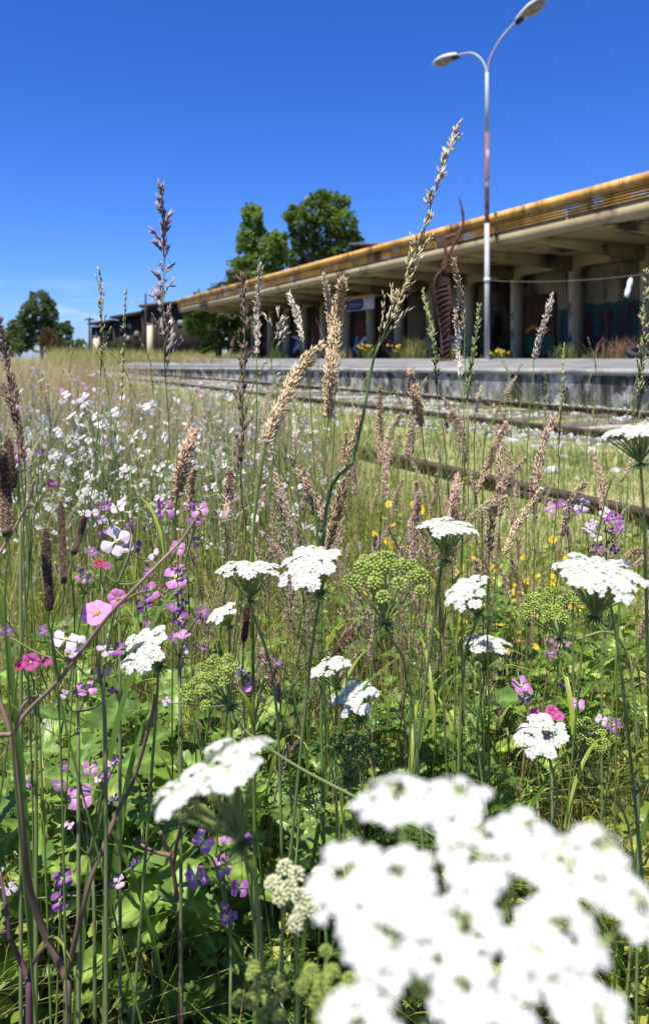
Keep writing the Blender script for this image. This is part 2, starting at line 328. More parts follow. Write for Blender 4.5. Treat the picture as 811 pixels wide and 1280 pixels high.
for k, (px, py, r) in enumerate(chunks):
    y = F*EYE/(py-HY); q = P(px, py, y); q[2] = 0
    o = MB(); rr = np.random.default_rng(k)
    V = ICO2_V*np.array((1, .8, .5))*r*.55; V = V*(1+.25*rr.normal(size=(len(V), 1))*.5); V = np.round(V/(r*.35))*(r*.35)*.5+V*.5
    o.add(V+q, ICO2_F); o = ob('concrete_lump', o.mesh('concrete_lump', m_chalk, False, q)); o.location = Vector(q)
    tag(o, CKL[k], 'rubble', 'broken concrete lumps by the rails')

# ------------------------------------------------------------------ platform
pl = thing('platform', 'low grey concrete station platform with stained wall behind the tracks', 'platform', SP(20, 12, 0))
S = np.linspace(2, 62, 61)
PE = 10.0
def edge_z(s): return .667-.0095*(np.maximum(s, 9.5)-9.5)
def surf_z(s, p): return edge_z(s)+(.85-edge_z(s))*np.clip((p-PE)/3.0, 0, 1)
def sheet(f, uu, vv):
    A = np.array([[f(u, v) for v in vv] for u in uu]); k = len(vv); i = (np.arange(len(uu)-1)[:, None]*k+np.arange(k-1)[None]).ravel()
    return A.reshape(-1, 3), np.stack([i, i+k, i+k+1, i+1], -1)
mb = MB(); mb.add(*sheet(lambda s, v: SP(s, PE+.02*(1-v), -.2+v*(edge_z(s)-.09+.2)), S, np.linspace(0, 1, 4)))
part(mb, 'platform_wall', m_conc, pl)
for a in np.arange(2, 62, 3.0):
    S2 = np.linspace(a+.008, a+2.992, 4); mb = MB()
    pr = [(-.05, -.095), (-.05, -.004), (-.035, .004), (.42, .006), (.42, -.095)]
    V = np.array([SP(s, PE+q, edge_z(s)+z+.0055*0+q*.05) for s in S2 for q, z in pr]); k = len(pr)
    i = np.arange(3)[:, None]*k; j = np.arange(k)[None]; j2 = (j+1) % k
    mb.add(V, [np.stack([i+j, i+k+j, i+k+j2, i+j2], -1).reshape(-1, 4), np.arange(k)[None], (np.arange(k)+3*k)[::-1][None]])
    part(mb, 'coping_slab', m_cope, pl)
mb = MB(); mb.add(*sheet(lambda s, p: SP(s, p, surf_z(s, p)), S, [PE+.42, 11, 12, 13, 14, 17, 25])); part(mb, 'paving', m_pave, pl)

# ------------------------------------------------------------------ station building
CF = 13.2; CP = 17.9; KF = 1.119
SP_flat = SP
def SP(s, p, z): return SP_flat(s, p, .85+(z-.85)*KF)
s_end = s_at(222, CF); s_near = 6.0
st = thing('station_building', 'derelict station building with long ochre edged canopy and graffiti covered bays', 'building', SP(25, 19, .85))
ZT = 4.39
mb = MB(); spbox(mb, s_near, s_end, CF-.05, CF+.5, ZT-.18, ZT); part(mb, 'fascia_cap', m_fascia, st)
zs = np.linspace(ZT-.185, 3.9, 6)
segs = np.linspace(s_near, s_end, 17)
for a, b_ in zip(segs[:-1], segs[1:]):
    for k in range(5):
        z1, z0 = zs[k], zs[k+1]; mb = MB()
        V = [SP(s, p, z) for s in (a+.015, b_-.015) for p, z in ((CF+.06, z1-.004), (CF+.014, z1-.004), (CF-.014, z0+.02), (CF+.06, z0+.02))]
        mb.add(V, [np.array([[0, 1, 5, 4], [1, 2, 6, 5], [2, 3, 7, 6], [3, 0, 4, 7]]), np.array([[3, 2, 1, 0], [4, 5, 6, 7]])]); part(mb, 'fascia_slat', m_slat, st)
mb = MB(); spbox(mb, s_near, s_end-.01, CF+.061, CF+.2, 3.86, ZT-.183); part(mb, 'fascia_backing', m_rustdk, st)
mb = MB(); spbox(mb, s_near, s_end-.05, CF+.02, CF+.34, 3.6, 3.897); part(mb, 'edge_beam', m_soffit, st)
mb = MB(); spbox(mb, s_near, s_end-.03, CF+.34, 25, 3.8, 4.15); part(mb, 'canopy_slab', m_soffit, st)
mb = MB(); spbox(mb, s_near, s_end-.06, CF+.5, 25, 4.152, 4.3); part(mb, 'roof_covering', m_roofd, st)
SCOL = [s_at(803, CP)-2.66*2, s_at(803, CP)-2.66]+[s_at(x, CP) for x in (803, 713, 640, 581)]
while SCOL[-1] < s_at(318, CP): SCOL.append(SCOL[-1]+2.7)
CW = .2
def column(s):
    mb = MB(); spbox(mb, s-CW/2, s+CW/2, CP, CP+.46, .8, 3.5)
    o = part(mb, 'column', m_column, st)
    return o
cols_ = [column(s) for s in SCOL]
# lintel with rounded haunches
for a, b_ in zip(SCOL[:-1], SCOL[1:]):
    mb = MB(); l = a+CW/2+.002; r = b_-CW/2-.002; rad = .28
    arc = [(l, 3.22)]+[(l+rad-rad*math.cos(t), 3.22+rad*math.sin(t)) for t in np.linspace(.15, PI/2, 6)]
    arc += [(r-(x-l), z) for x, z in arc[::-1]]
    loop = arc
    V = [SP(x, pp, z) for pp in (CP+.01, CP+.43) for x, z in loop]+[SP(x, pp, 3.797) for pp in (CP+.01, CP+.43) for x, z in loop]
    k = len(loop); i = np.arange(k-1)
    mb.add(V, [np.stack([i, i+1, 2*k+i+1, 2*k+i], -1), np.stack([k+i+1, k+i, 3*k+i, 3*k+i+1], -1), np.stack([i+1, i, k+i, k+i+1], -1)])
    part(mb, 'lintel', m_soffit, st)
for s in SCOL:
    mb = MB(); V = [SP(s+e, p, z) for e in (-.095, .095) for p, z in ((CP-.003, 3.38), (CP-.003, 3.798), (CF+.36, 3.798), (CF+.36, 3.69))]
    mb.add(V, [np.array([[0, 1, 5, 4], [1, 2, 6, 5], [2, 3, 7, 6], [3, 0, 4, 7]]), np.array([[3, 2, 1, 0], [4, 5, 6, 7]])]); part(mb, 'cantilever_rib', m_soffit, st)
    mb = MB(); spbox(mb, s-.099, s+.099, CP+.002, CP+.458, 3.502, 3.796); part(mb, 'column_head', m_soffit, st)
WP = CP+.47
def stroke(mb, a, b_, pts, w, off):
    q = cat([(u, z, 0) for u, z in pts], 5*len(pts)); d = nrm(np.gradient(q, axis=0)); nn = np.stack([-d[:, 1], d[:, 0]], -1)
    ws = w*(1+.12*np.sin(np.arange(len(q))*1.7))
    V = []
    for (u, z, _), (nu, nz_), w_ in zip(q, nn, ws):
        for e in (-1, 1): V.append(SP(b_+(a-b_)*0-(u+nu*w_*e), WP-off, z+nz_*w_*e))
    i = np.arange(len(q)-1)*2; mb.add(V, np.stack([i, i+1, i+3, i+2], -1))
def patch(mb, s1, u0, u1, z0, z1, off, seed):
    rr = np.random.default_rng(seed); k = 14; us = np.linspace(u0, u1, k); zt = z1+rr.normal(0, .035, k); zb = z0+rr.normal(0, .03, k)
    V = [SP(s1-u, WP-off, z) for u, a_, b_ in zip(us, zb, zt) for z in (a_, b_)]; i = np.arange(k-1)*2; mb.add(V, np.stack([i, i+1, i+3, i+2], -1))
rr = random.Random(5)
for k, (a, b_) in enumerate(zip(SCOL[:-1], SCOL[1:])):
    a0, b0 = a+CW/2, b_-CW/2; w = b_-a; kind = k
    # bays counted from the camera: 0,1 out of frame; 2 = 713..803, 3 = 640..713, 4 = 581..640
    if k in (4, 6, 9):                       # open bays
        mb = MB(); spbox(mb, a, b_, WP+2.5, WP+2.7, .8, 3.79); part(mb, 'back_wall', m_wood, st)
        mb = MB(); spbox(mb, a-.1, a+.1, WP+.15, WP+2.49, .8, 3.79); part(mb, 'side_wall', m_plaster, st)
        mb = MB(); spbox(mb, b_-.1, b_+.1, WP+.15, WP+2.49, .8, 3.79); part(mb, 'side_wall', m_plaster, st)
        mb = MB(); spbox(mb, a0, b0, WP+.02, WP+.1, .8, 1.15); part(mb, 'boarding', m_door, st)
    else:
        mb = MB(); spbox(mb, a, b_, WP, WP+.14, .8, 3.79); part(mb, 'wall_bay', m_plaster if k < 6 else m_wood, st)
    W_ = b0-a0
    if k == 2:
        mb = MB(); patch(mb, b0, .02, W_-.02, .95, 2.42, .004, 1); part(mb, 'graffiti', m_teal, st)
        for j_, pts in enumerate([[(.3, 2.2), (.32, 1.5), (.6, 1.2), (.8, 1.6), (.8, 2.2)], [(1.15, 1.2), (1.15, 2.2), (1.6, 1.4), (1.65, 2.25)], [(1.9, 1.2), (1.9, 2.2), (2.2, 2.1)], [(.15, 1.15), (.12, 2.0)]]):
            mb = MB(); stroke(mb, a0, b0, pts, .1, .008+.0005*j_); part(mb, 'graffiti', m_red, st)
        mb = MB(); patch(mb, b0, .05, W_-.4, .88, 1.2, .012, 2); part(mb, 'graffiti', m_blue, st)
        for pts, mt, w_ in (([(.95, 1.25), (1.0, 1.8), (.85, 2.3)], m_yel, .03), ([(2.3, 1.5), (2.32, 1.9), (2.28, 2.1)], m_yel, .03), ([(.2, 1.9), (.7, 1.75), (1.3, 1.95), (2.0, 1.7)], m_ink, .03), ([(.4, 1.3), (.9, 1.5), (1.5, 1.25), (2.1, 1.5)], m_blue, .07), ([(1.4, 2.3), (1.35, 1.7), (1.45, 1.3)], m_teal, .05), ([(.6, 2.3), (.55, 1.8)], m_teal, .06)):
            mb = MB(); stroke(mb, a0, b0, pts, w_, .014+.003*pts[0][0]); part(mb, 'graffiti', mt, st)
    elif k == 3:
        mb = MB(); spbox(mb, b0-W_*.62, b0-.03, WP-.05, WP-.002, .82, 2.85); d = part(mb, 'door', m_door, st)
        for q in range(4):
            mb = MB(); u = .08+q*(W_*.62-.1)/4; spbox(mb, b0-u-(W_*.62-.1)/4+.02, b0-u, WP-.068, WP-.052, .9, 2.8); part(mb, 'door_board', m_door, st, d)
        mb = MB(); patch(mb, b0, W_*.64, W_-.02, .95, 2.35, .004, 3); part(mb, 'graffiti', m_teal, st)
        mb = MB(); patch(mb, b0, .1, W_*.6, .95, 1.55, .072, 4); part(mb, 'graffiti', m_green, st)
        mb = MB(); stroke(mb, a0, b0, [(.15, 1.7), (.6, 1.85), (1.1, 1.65), (1.4, 1.8)], .07, .074); part(mb, 'graffiti', m_orange, st)
        for pts in ([(W_*.7, 1.2), (W_*.72, 2.1)], [(W_*.85, 1.2), (W_*.9, 1.7), (W_*.82, 2.2)]):
            mb = MB(); stroke(mb, a0, b0, pts, .06, .012); part(mb, 'graffiti', m_blue, st)
    elif k >= 5 and k not in (6, 9):
        mb = MB(); patch(mb, b0, .03, W_-.03, .9, 1.75+.3*(k % 3), .004, k); part(mb, 'graffiti', [m_blue, m_red, m_teal][k % 3], st)
        mb = MB(); spbox(mb, b0-W_*.75, b0-W_*.2, WP-.05, WP-.008, .82, 2.7); part(mb, 'door', m_door, st)
        mb = MB()
        for q in range(3): stroke(mb, a0, b0, [(rr.uniform(.2, W_-.3), rr.uniform(1, 1.4)), (rr.uniform(.2, W_-.3), rr.uniform(1.3, 1.8)), (rr.uniform(.2, W_-.3), rr.uniform(1.5, 2.1))], .05, .055+.002*q)
        part(mb, 'graffiti', [m_yel, m_pinkp, m_signw][k % 3], st)
# tags scrawled down the columns
for k, s in enumerate(SCOL[2:9]):
    for mt, zz in ((m_ink, (.95, 1.9)), ([m_blue, m_pinkp][k % 2], (1.9, 2.35))):
        mb = MB()
        for q in range(5 if mt is m_ink else 2):
            z0 = rr.uniform(*zz); pts = [(s+rr.uniform(-.07, .07), CP-.006-.0012*q, z0+rr.uniform(-.16, .16)) for _ in range(5)]
            c_ = cat(pts, 16); d = nrm(np.gradient(c_[:, [0, 2]], axis=0)); V = []
            for (x, y, z), (du, dz) in zip(c_, d):
                for e in (-1, 1): V.append(SP(np.clip(x-dz*.014*e, s-.095, s+.095), CP-.006-.0012*q, z+du*.014*e))
            i = np.arange(15)*2; mb.add(V, np.stack([i, i+1, i+3, i+2], -1))
        part(mb, 'graffiti', mt, st)
# body of the building behind the bays and its end wall
mb = MB(); spbox(mb, SCOL[0], SCOL[-1]+.14, WP+2.72, 24.5, .8, 3.78); part(mb, 'wall', m_plaster, st)
mb = MB(); spbox(mb, SCOL[-1]+.145, SCOL[-1]+.3, CP+.1, 24.5, .8, 3.79); part(mb, 'end_wall', m_plaster, st)
mb = MB(); spbox(mb, SCOL[-1]-.5, SCOL[-1]-.05, CP-.7, CP-.6, .82, 1.9); part(mb, 'white_panel', m_signw, st)

# hanging sign
SP = SP_flat
p_sg = 16.4
sa, sb = s_at(434, p_sg), s_at(467, p_sg); zt0 = z_at(450, 371, p_sg); zb0 = z_at(450, 387.5, p_sg)
sg = thing('station_sign', 'small blue and white station sign with orange top strip hanging below the canopy', 'sign', SP((sa+sb)/2, p_sg, zb0))
mb = MB(); spbox(mb, sb, sa, p_sg, p_sg+.06, zb0, zt0); part(mb, 'sign_board', m_signw, sg)
mb = MB(); spbox(mb, sb, sa, p_sg-.012, p_sg+.07, zt0+.003, zt0+.09); part(mb, 'top_strip', m_orange, sg)
Lg = sa-sb
mb = MB(); V = []; cxx, cz = sa-Lg*.32, (zb0+zt0)/2-.02
ang = np.linspace(0, 2*PI, 25)[:-1]; hw, hh = Lg*.32, (zt0-zb0)*.44
sq = lambda c_: np.sign(c_)*np.abs(c_)**.4
V = [SP(cxx+hw*sq(math.cos(a)), p_sg-.005, cz+hh*sq(math.sin(a))) for a in ang]; mb.add(V, np.arange(24)[None]); part(mb, 'blue_panel', m_signb, sg)
def text_part(txt, s_left, zc, h, p, mat, root, name='lettering'):
    cu = bpy.data.curves.new('txt', 'FONT'); cu.body = txt; cu.size = h; cu.align_x = 'LEFT'; cu.extrude = .002
    to = bpy.data.objects.new('txt', cu); COL.objects.link(to); bpy.context.view_layer.update()
    me = bpy.data.meshes.new_from_object(to.evaluated_get(bpy.context.evaluated_depsgraph_get())); bpy.data.objects.remove(to)
    co = np.array([v.co[:] for v in me.vertices]); w = np.array([SP(s_left-x, p-z, zc+y) for x, y, z in co])-ORG[root.name]
    me.vertices.foreach_set('co', w.ravel()); me.materials.clear(); me.materials.append(mat); me.name = name; ob(name, me, root)
text_part('2', sb+Lg*.26, zt0-.22, .22, p_sg-.008, m_ink, sg)
for k in range(5):                                    # worn, illegible pale letters
    mb = MB(); s0 = cxx+hw*(.6-.26*k); h = (.2, .13, .16, .12, .15)[k]; spbox(mb, s0-.075, s0-.03, p_sg-.012, p_sg-.0055, cz-.09, cz-.09+h); spbox(mb, s0-.0299, s0, p_sg-.011, p_sg-.0055, cz-.09+h*.5, cz-.09+h*.75); part(mb, 'lettering', m_letter, sg)
mb = MB()
for s in (sb+.15, sa-.15): tube(mb, [SP(s, p_sg+.03, zt0+.09), SP(s, p_sg+.03, 4.14)], .015, 6)
part(mb, 'hanger', m_rustdk, sg)

# ------------------------------------------------------------------ double street lamp
LP = P(608.5, 450, 20.6); lz0 = .79
lamp = thing('street_lamp', 'tall double headed street lamp with rusty band on the platform edge', 'street lamp', (LP[0], LP[1], lz0))
def ly(py): return EYE-(py-HY)/F*20.6
def vt(mb, z0, z1, r0, r1, n=14): tube(mb, [(LP[0], LP[1], z0), (LP[0], LP[1], (z0+z1)/2), (LP[0], LP[1], z1)], [r0, (r0+r1)/2, r1], n)
mb = MB(); vt(mb, lz0-.05, ly(279), .069, .066); part(mb, 'post', m_post, lamp, smooth=True)
mb = MB(); vt(mb, ly(279)+.002, ly(165), .06, .057); part(mb, 'post', m_postrust, lamp, smooth=True, label='rust red middle length of the post')
mb = MB(); vt(mb, ly(165)+.002, ly(90), .053, .05); part(mb, 'post', m_post, lamp, smooth=True, label='thin pale top length of the post')
mb = MB(); vt(mb, lz0-.01, lz0+.03, .16, .16, 16); part(mb, 'base_plate', m_post, lamp)
mb = MB(); vt(mb, ly(350)-.06, ly(350)+.06, .08, .08); part(mb, 'cable_clamp', m_lampwhite, lamp)
AD = np.array((-.8, .6, 0.))
def arm(path, hd0, hd1, wid):
    top = np.array((LP[0], LP[1], ly(92)))
    f = lambda a, h: top+AD*a+np.array((0, 0, h))
    mb = MB(); tube(mb, cat([f(0, -.3)]+[f(*q_) for q_ in path], 22), .03, 8); part(mb, 'arm', m_post, lamp, smooth=True)
    e = f(*hd0); ax = f(*hd1)-e; hl = np.linalg.norm(ax); ax = ax/hl; dside = nrm(np.cross(ax, (0, 0, 1))); up = np.cross(dside, ax)
    secs = [(0, .05, .06), (.08, .08, .1), (.25, .13, .13), (.5, .185, .15), (.75, .175, .12), (.92, .11, .07), (1, .03, .02)]; V = []
    for x, w, hgt in secs:
        for a in np.linspace(0, PI, 9): V.append(e+ax*(x*hl)+dside*(w*wid*math.cos(a))+up*(hgt*math.sin(a)**.8))
    k = 9; i = np.arange(len(secs)-1)[:, None]*k; j = np.arange(k-1)[None]; Q = np.stack([i+j, i+j+1, i+k+j+1, i+k+j], -1).reshape(-1, 4)
    Q2 = np.stack([i[:, 0], i[:, 0]+k, i[:, 0]+2*k-1, i[:, 0]+k-1], -1)
    mb = MB().add(V, [Q, Q2]); hd = part(mb, 'lamp_head', m_lampwhite, lamp)
    V = []; s2 = [(.24, .09, .0), (.32, .13, .08), (.5, .165, .14), (.72, .155, .13), (.86, .1, .06), (.9, .06, .0)]
    for x, w, dp in s2:
        for a in np.linspace(0, PI, 9): V.append(e+ax*(x*hl)+dside*(w*wid*math.cos(a))-up*(.006+dp*math.sin(a)))
    i = np.arange(len(s2)-1)[:, None]*k; Q = np.stack([i+j, i+j+1, i+k+j+1, i+k+j], -1).reshape(-1, 4)
    mb = MB().add(V, Q); part(mb, 'lamp_glass', m_lampglass, lamp, hd, smooth=True)
    V = [e+ax*(x*hl)+dside*y+up*z for x in (-.02, .2) for y in (-.07, .07) for z in (-.07, -.004)]
    mb = MB().add(V, BOXF); part(mb, 'lamp_socket', m_black, lamp, hd)
arm([(.03, .12), (.16, .42), (.45, .66), (.9, .7)], (.854, .7), (1.62, .6), 1.0)
arm([(-.02, .12), (-.12, .45), (-.42, .87), (-.84, 1.2)], (-.813, 1.17), (-1.66, 1.58), 1.25)
# cable from the lamp to the building, bottle hanging on it
e0 = np.array((LP[0], LP[1], ly(350))); e1 = P(980, 310, 15.0)
cabp = [e0*(1-t)+e1*t-np.array((0, 0, .25*4*t*(1-t))) for t in np.linspace(0, 1, 24)]
mb = MB(); tube(mb, cabp, .0045, 5); o = ob('cable', mb.mesh('cable', m_cable, True, e0)); o.location = Vector(e0); tag(o, 'thin slack cable strung from the lamp post past the graffiti bays', 'cable')
bi = min(cabp, key=lambda q: abs((q[0]/q[1])*F+CX-787)); bt = bi-np.array((0, 0, .02))
bo = thing('plastic_bottle', 'crumpled clear plastic bottle dangling from the cable', 'bottle', bt)
axis_ = nrm(np.array((-.25, 0, -1.))); prof = [(0, .018), (.03, .018), (.035, .026), (.1, .058), (.16, .062), (.24, .052), (.3, .06), (.42, .058), (.47, .04), (.475, .0)]
m_plastic = noisemat('clear_plastic', [(.35, (.5, .56, .66)), (.6, (.85, .88, .92))], 10, (1, 1, 1), .12, .4, 20)
mb = MB(); tube(mb, [bt+axis_*x for x, _ in prof], [r for _, r in prof], 12); part(mb, 'bottle_body', m_plastic, bo, smooth=True)
mb = MB(); tube(mb, [bt-axis_*.012, bt+axis_*.02], [.024, .024], 10); part(mb, 'bottle_cap', m_red, bo)
mb = MB(); tube(mb, [bi+np.array((0, 0, .008)), bt+axis_*.02], .004, 4); part(mb, 'string', m_cable, bo)

# ------------------------------------------------------------------ twisted rusty sculpture
yS = 21.9
sc_base = P(557.5, 449, yS); sc_base[2] = .8
scu = thing('steel_sculpture', 'tall twisted rusty steel sculpture with ribs left of the lamp post', 'sculpture', sc_base)
q = lambda px, py, dy=0: P(px, py, yS+dy)
Lp = [q(553, 450), q(552.5, 420, .1), q(548, 390, .15), q(544, 362, .1), q(545, 347, 0), q(556, 335, -.1), q(557.5, 322, -.05), q(556, 305, 0), q(557, 297, .05), q(571, 292, .1), q(578, 282, .05), q(578.5, 268), q(576, 255), q(573.5, 244)]
Rp = [q(562, 450), q(561, 420, -.1), q(561.5, 390, -.15), q(561, 362, -.1), q(559, 347, 0), q(552.5, 335, .1), q(558.5, 322, .05), q(566, 308, 0), q(572, 297, -.05), q(577, 287, -.1), q(579, 277, -.05), q(578.8, 268)]
cl, cr = cat(Lp, 56), cat(Rp, 52)
mb = MB(); tube(mb, cl, np.interp(np.linspace(0, 1, 56), [0, .75, .88, 1], [.055, .05, .04, .008]), 6); part(mb, 'strand', m_rust, scu)
mb = MB(); tube(mb, cr, np.linspace(.055, .03, 52), 6); part(mb, 'strand', m_rust, scu)
mb = MB(); a = cl[:22]; b_ = cr[:int(22*52/56*13/11)+0][:22]
b_ = np.array([cr[min(range(len(cr[:30])), key=lambda j: abs(cr[j][2]-p_[2]))] for p_ in a])
V = np.stack([a, b_, (a+b_)/2+np.array((0, .06, 0))], 1).reshape(-1, 3); i = np.arange(21)*3
mb.add(V, np.concatenate([np.stack([i, i+2, i+5, i+3], -1), np.stack([i+2, i+1, i+4, i+5], -1)])); part(mb, 'twisted_plate', m_rust, scu)
for k in range(0, 21):
    a_, c_ = a[k], b_[min(k+1, 21)]; 
    mb = MB(); tube(mb, [a_+np.array((0, -.05, 0)), (a_+c_)/2+np.array((0, -.09, .03)), c_+np.array((0, -.05, 0))], .042, 5); part(mb, 'rib', m_rustdk, scu)
for (u, v) in ((38, 36), (42, 40)):
    mb = MB(); tube(mb, [cl[u], cr[v]], .04, 5); part(mb, 'rib', m_rustdk, scu)
mb = MB(); tube(mb, [sc_base-np.array((0, 0, .05)), sc_base+np.array((0, 0, .05))], .22, 10); part(mb, 'base', m_rust, scu)

# old tyre on platform
ty = P(797, 447, 17.2); ty[2] = .86
mb = MB(); a = np.linspace(0, 2*PI, 25); ring = [ty+np.array((.2*math.cos(t_), .12*math.sin(t_)*.8, .13+.09*math.sin(t_))) for t_ in a]
tr = thing('tyre', 'old black tyre lying by the dry brush at the right', 'tyre', ty)
tube(mb, ring, .085, 8, cap=False); part(mb, 'tread', m_black, tr, smooth=True)

# ------------------------------------------------------------------ trees, shrubs and houses behind
LEAF_V = np.array([(0, 0, 0), (.5, .42, .06), (0, 1, -.08), (-.5, .42, .06)]); LEAF_F = np.array([[0, 1, 2, 3]])
def crown(mb, blobs, dens, size, c0, c1, rng):
    for (x, y, z, rx, ry, rz) in blobs:
        n = int(dens*rx*rz); d = nrm(rng.normal(size=(n, 3))); r = rng.uniform(.35, 1, n)**.45
        sub = nrm(rng.normal(size=(max(5, n//45), 3))); near = np.argmax(d@sub.T, 1); q = d@sub.T; m = q.max(1)
        r = r*(.55+.62*np.clip((m-.7)/.3, 0, 1))
        T = np.array((x, y, z))+d*r[:, None]*np.array((rx, ry, rz))
        M = basis(d+rng.normal(0, .8, (n, 3)), rng)[:, :, [0, 2, 1]]*(size*rng.uniform(.6, 1.3, n))[:, None, None]
        tint = rng.uniform(0, 1, len(sub))[near]*.6+rng.uniform(0, .4, n)
        inst(mb, LEAF_V, LEAF_F, M, T, np.array(c0)*(1-tint[:, None])+np.array(c1)*tint[:, None])
def tree(name, label, cat_, px, y, blobs_px, size, dens, c0, c1, trunk_px=None, limbs=True, seed=0, group=None, tr=.2):
    rng = np.random.default_rng(seed); b0 = P(px, 448, y); b0[2] = 0
    r = thing(name, label, cat_, b0, group)
    bl = []
    for (bx, by, brx, brz, dy) in blobs_px:
        c = P(bx, by, y+dy); bl.append((*c, brx/F*y, max(brx, brz*.6)/F*y*.9, brz/F*y))
    sat = []
    for q in bl:
        for _ in range(3):
            d = nrm(rng.normal(size=3)*np.array((1, .6, 1))); f_ = rng.uniform(.25, .42); sat.append((q[0]+d[0]*q[3]*.95, q[1]+d[1]*q[4]*.9, q[2]+d[2]*q[5]*.95, q[3]*f_, q[4]*f_, q[5]*f_))
    bl2 = [(a, b_, c, d*.86, e*.86, f_*.86) for a, b_, c, d, e, f_ in bl]+sat
    mb = MB(); crown(mb, bl2, dens, size, c0, c1, rng); part(mb, 'crown', m_tree, r)
    mb = MB(); top = np.array(max(bl, key=lambda q: q[2])[:3]); mid = b0*.55+top*.45; mid[0] += .1
    if trunk_px: mid = P(*trunk_px, y)
    tube(mb, cat([b0-np.array((0, 0, .1)), mid, top], 8), np.linspace(tr, tr*.25, 8), 8); part(mb, 'trunk', m_bark, r, smooth=True)
    if limbs:
        for q in bl:
            c = np.array(q[:3]); st_ = b0*.5+mid*.5 if c[2] < mid[2]+1 else mid
            mb = MB(); tube(mb, cat([st_, (st_+c)/2-np.array((0, 0, .15*abs(c[0]-st_[0]))), c+np.array((0, 0, q[5]*.5))], 7), np.linspace(tr*.5, tr*.12, 7), 6); part(mb, 'limb', m_bark, r, smooth=True)
    return r
G0, G1 = (.08, .13, .028), (.24, .33, .06)
tree('tree', 'tall narrow bright green tree rising behind the canopy, left of the broad one', 'tree', 318, 62,
     [(312, 268, 14, 15, 0), (309, 298, 13, 24, 0), (322, 300, 16, 22, 1), (314, 330, 22, 16, 0), (336, 312, 13, 22, -1), (348, 318, 12, 18, 0), (345, 300, 7, 14, 0), (325, 350, 30, 18, 0)], .24, 800, G0, G1, seed=1, tr=.3)
tree('tree', 'broad round topped green tree with bare grey branches inside, behind the canopy', 'tree', 400, 64,
     [(395, 262, 24, 20, 0), (415, 258, 20, 20, 1), (378, 278, 20, 18, 0), (428, 280, 20, 22, 0), (440, 298, 12, 14, 0), (372, 300, 12, 16, 0), (366, 268, 10, 12, 0), (408, 288, 26, 14, 2), (430, 312, 14, 12, 0), (385, 316, 18, 14, 1), (408, 312, 20, 14, 1), (360, 322, 14, 14, 0), (352, 300, 7, 10, 0)], .25, 760, G0, G1, seed=2, tr=.35)
tree('shrub', 'olive green scrub showing above the left end of the canopy roof', 'shrub', 283, 60,
     [(275, 362, 14, 14, 0), (292, 352, 12, 16, 0), (262, 372, 12, 10, 0), (248, 374, 9, 8, 0), (305, 348, 10, 12, 0)], .24, 380, (.05, .06, .015), (.17, .18, .04), seed=3)
tree('shrub', 'dense dark green bush filling the gap under the left end of the canopy', 'shrub', 266, 53,
     [(262, 408, 26, 22, 0), (247, 402, 16, 16, 0), (285, 402, 20, 20, 1), (270, 425, 22, 14, -1), (300, 410, 14, 24, 2)], .22, 480, (.06, .11, .022), (.19, .28, .05), seed=4)
tree('tree', 'dark rounded tree standing alone at the far left', 'tree', 52, 92,
     [(50, 380, 17, 17, 0), (34, 398, 14, 18, 0), (61, 393, 13, 15, 0), (81, 410, 11, 12, 0), (20, 418, 14, 14, 0), (46, 412, 20, 16, 1), (70, 430, 20, 12, 0), (30, 430, 16, 12, 0)], .38, 330, (.045, .07, .03), (.13, .18, .07), seed=5, tr=.3)
tree('shrub', 'low dark bush at the far left edge of the field', 'shrub', 8, 94, [(2, 424, 16, 18, 0), (12, 432, 14, 14, 0), (-20, 420, 18, 20, 0), (-50, 424, 22, 20, 0)], .34, 230, (.015, .03, .014), (.05, .08, .03), limbs=False, seed=6)
tree('hedge', 'low dark hedge between the lone tree and the dark wooden houses', 'hedge', 98, 94, [(86, 432, 14, 12, 0), (100, 434, 12, 11, 0), (130, 436, 12, 8, -4), (148, 436, 10, 8, -4)], .3, 300, (.02, .04, .012), (.08, .12, .03), limbs=False, seed=7)
tree('shrub', 'reddish brown bush at the foot of the lone dark tree', 'shrub', 58, 90, [(58, 420, 8, 12, 0), (66, 428, 8, 10, 0)], .26, 300, (.07, .04, .02), (.17, .09, .045), limbs=False, seed=8)
def pxbox(mb, x0, x1, y0, y1, y, dep): 
    a, b_ = P(x0, y0, y), P(x1, y1, y); return box8(mb, XYZ, a[0], b_[0], y, y+dep, b_[2], a[2])
def house(label, y, x0, x1, ytop, roof, wins, dep=10):
    b0 = P((x0+x1)/2, 448, y); b0[2] = 0; r = thing('wooden_house', label, 'house', b0)
    mb = MB(); pxbox(mb, x0, x1, ytop, 448+F*.9/y, y, dep); wl = part(mb, 'wall', m_wood, r)
    k = int((x1-x0)/7)
    for q_ in range(k):
        mb = MB(); a = x0+(x1-x0)*(q_+.5)/k; pxbox(mb, a-.5, a+.5, ytop+1, 448+F*.8/y, y-.04, .038); part(mb, 'batten', m_wood, r, wl)
    V = []
    (xa, ya), (xb, yb) = roof
    for dy in (-.8, dep+.5):
        for xx, yy in ((xa, ya), (xb, yb)):
            c = P(xx, yy, y); V += [(c[0], y+dy, c[2]), (c[0], y+dy, c[2]+.28)]
    mb = MB().add(V, np.array([[0, 2, 3, 1], [4, 5, 7, 6], [1, 3, 7, 5], [0, 4, 6, 2], [0, 1, 5, 4], [2, 6, 7, 3]])); part(mb, 'roof', m_roofd, r)
    for (a, b_, c, d) in wins:
        mb = MB(); pxbox(mb, a-.6, b_+.6, c-.6, d+.6, y-.09, .08); f = part(mb, 'window', m_wood, r)
        mb = MB(); pxbox(mb, a, b_, c, d, y-.11, .018); part(mb, 'pane', m_glass, r, f)
    return r
house('dark wooden house block lowest and farthest left of the row beyond the field', 96, 114, 142, 408, ((112, 406), (141, 402)), [(119, 122, 414, 420), (131, 135, 413, 418)])
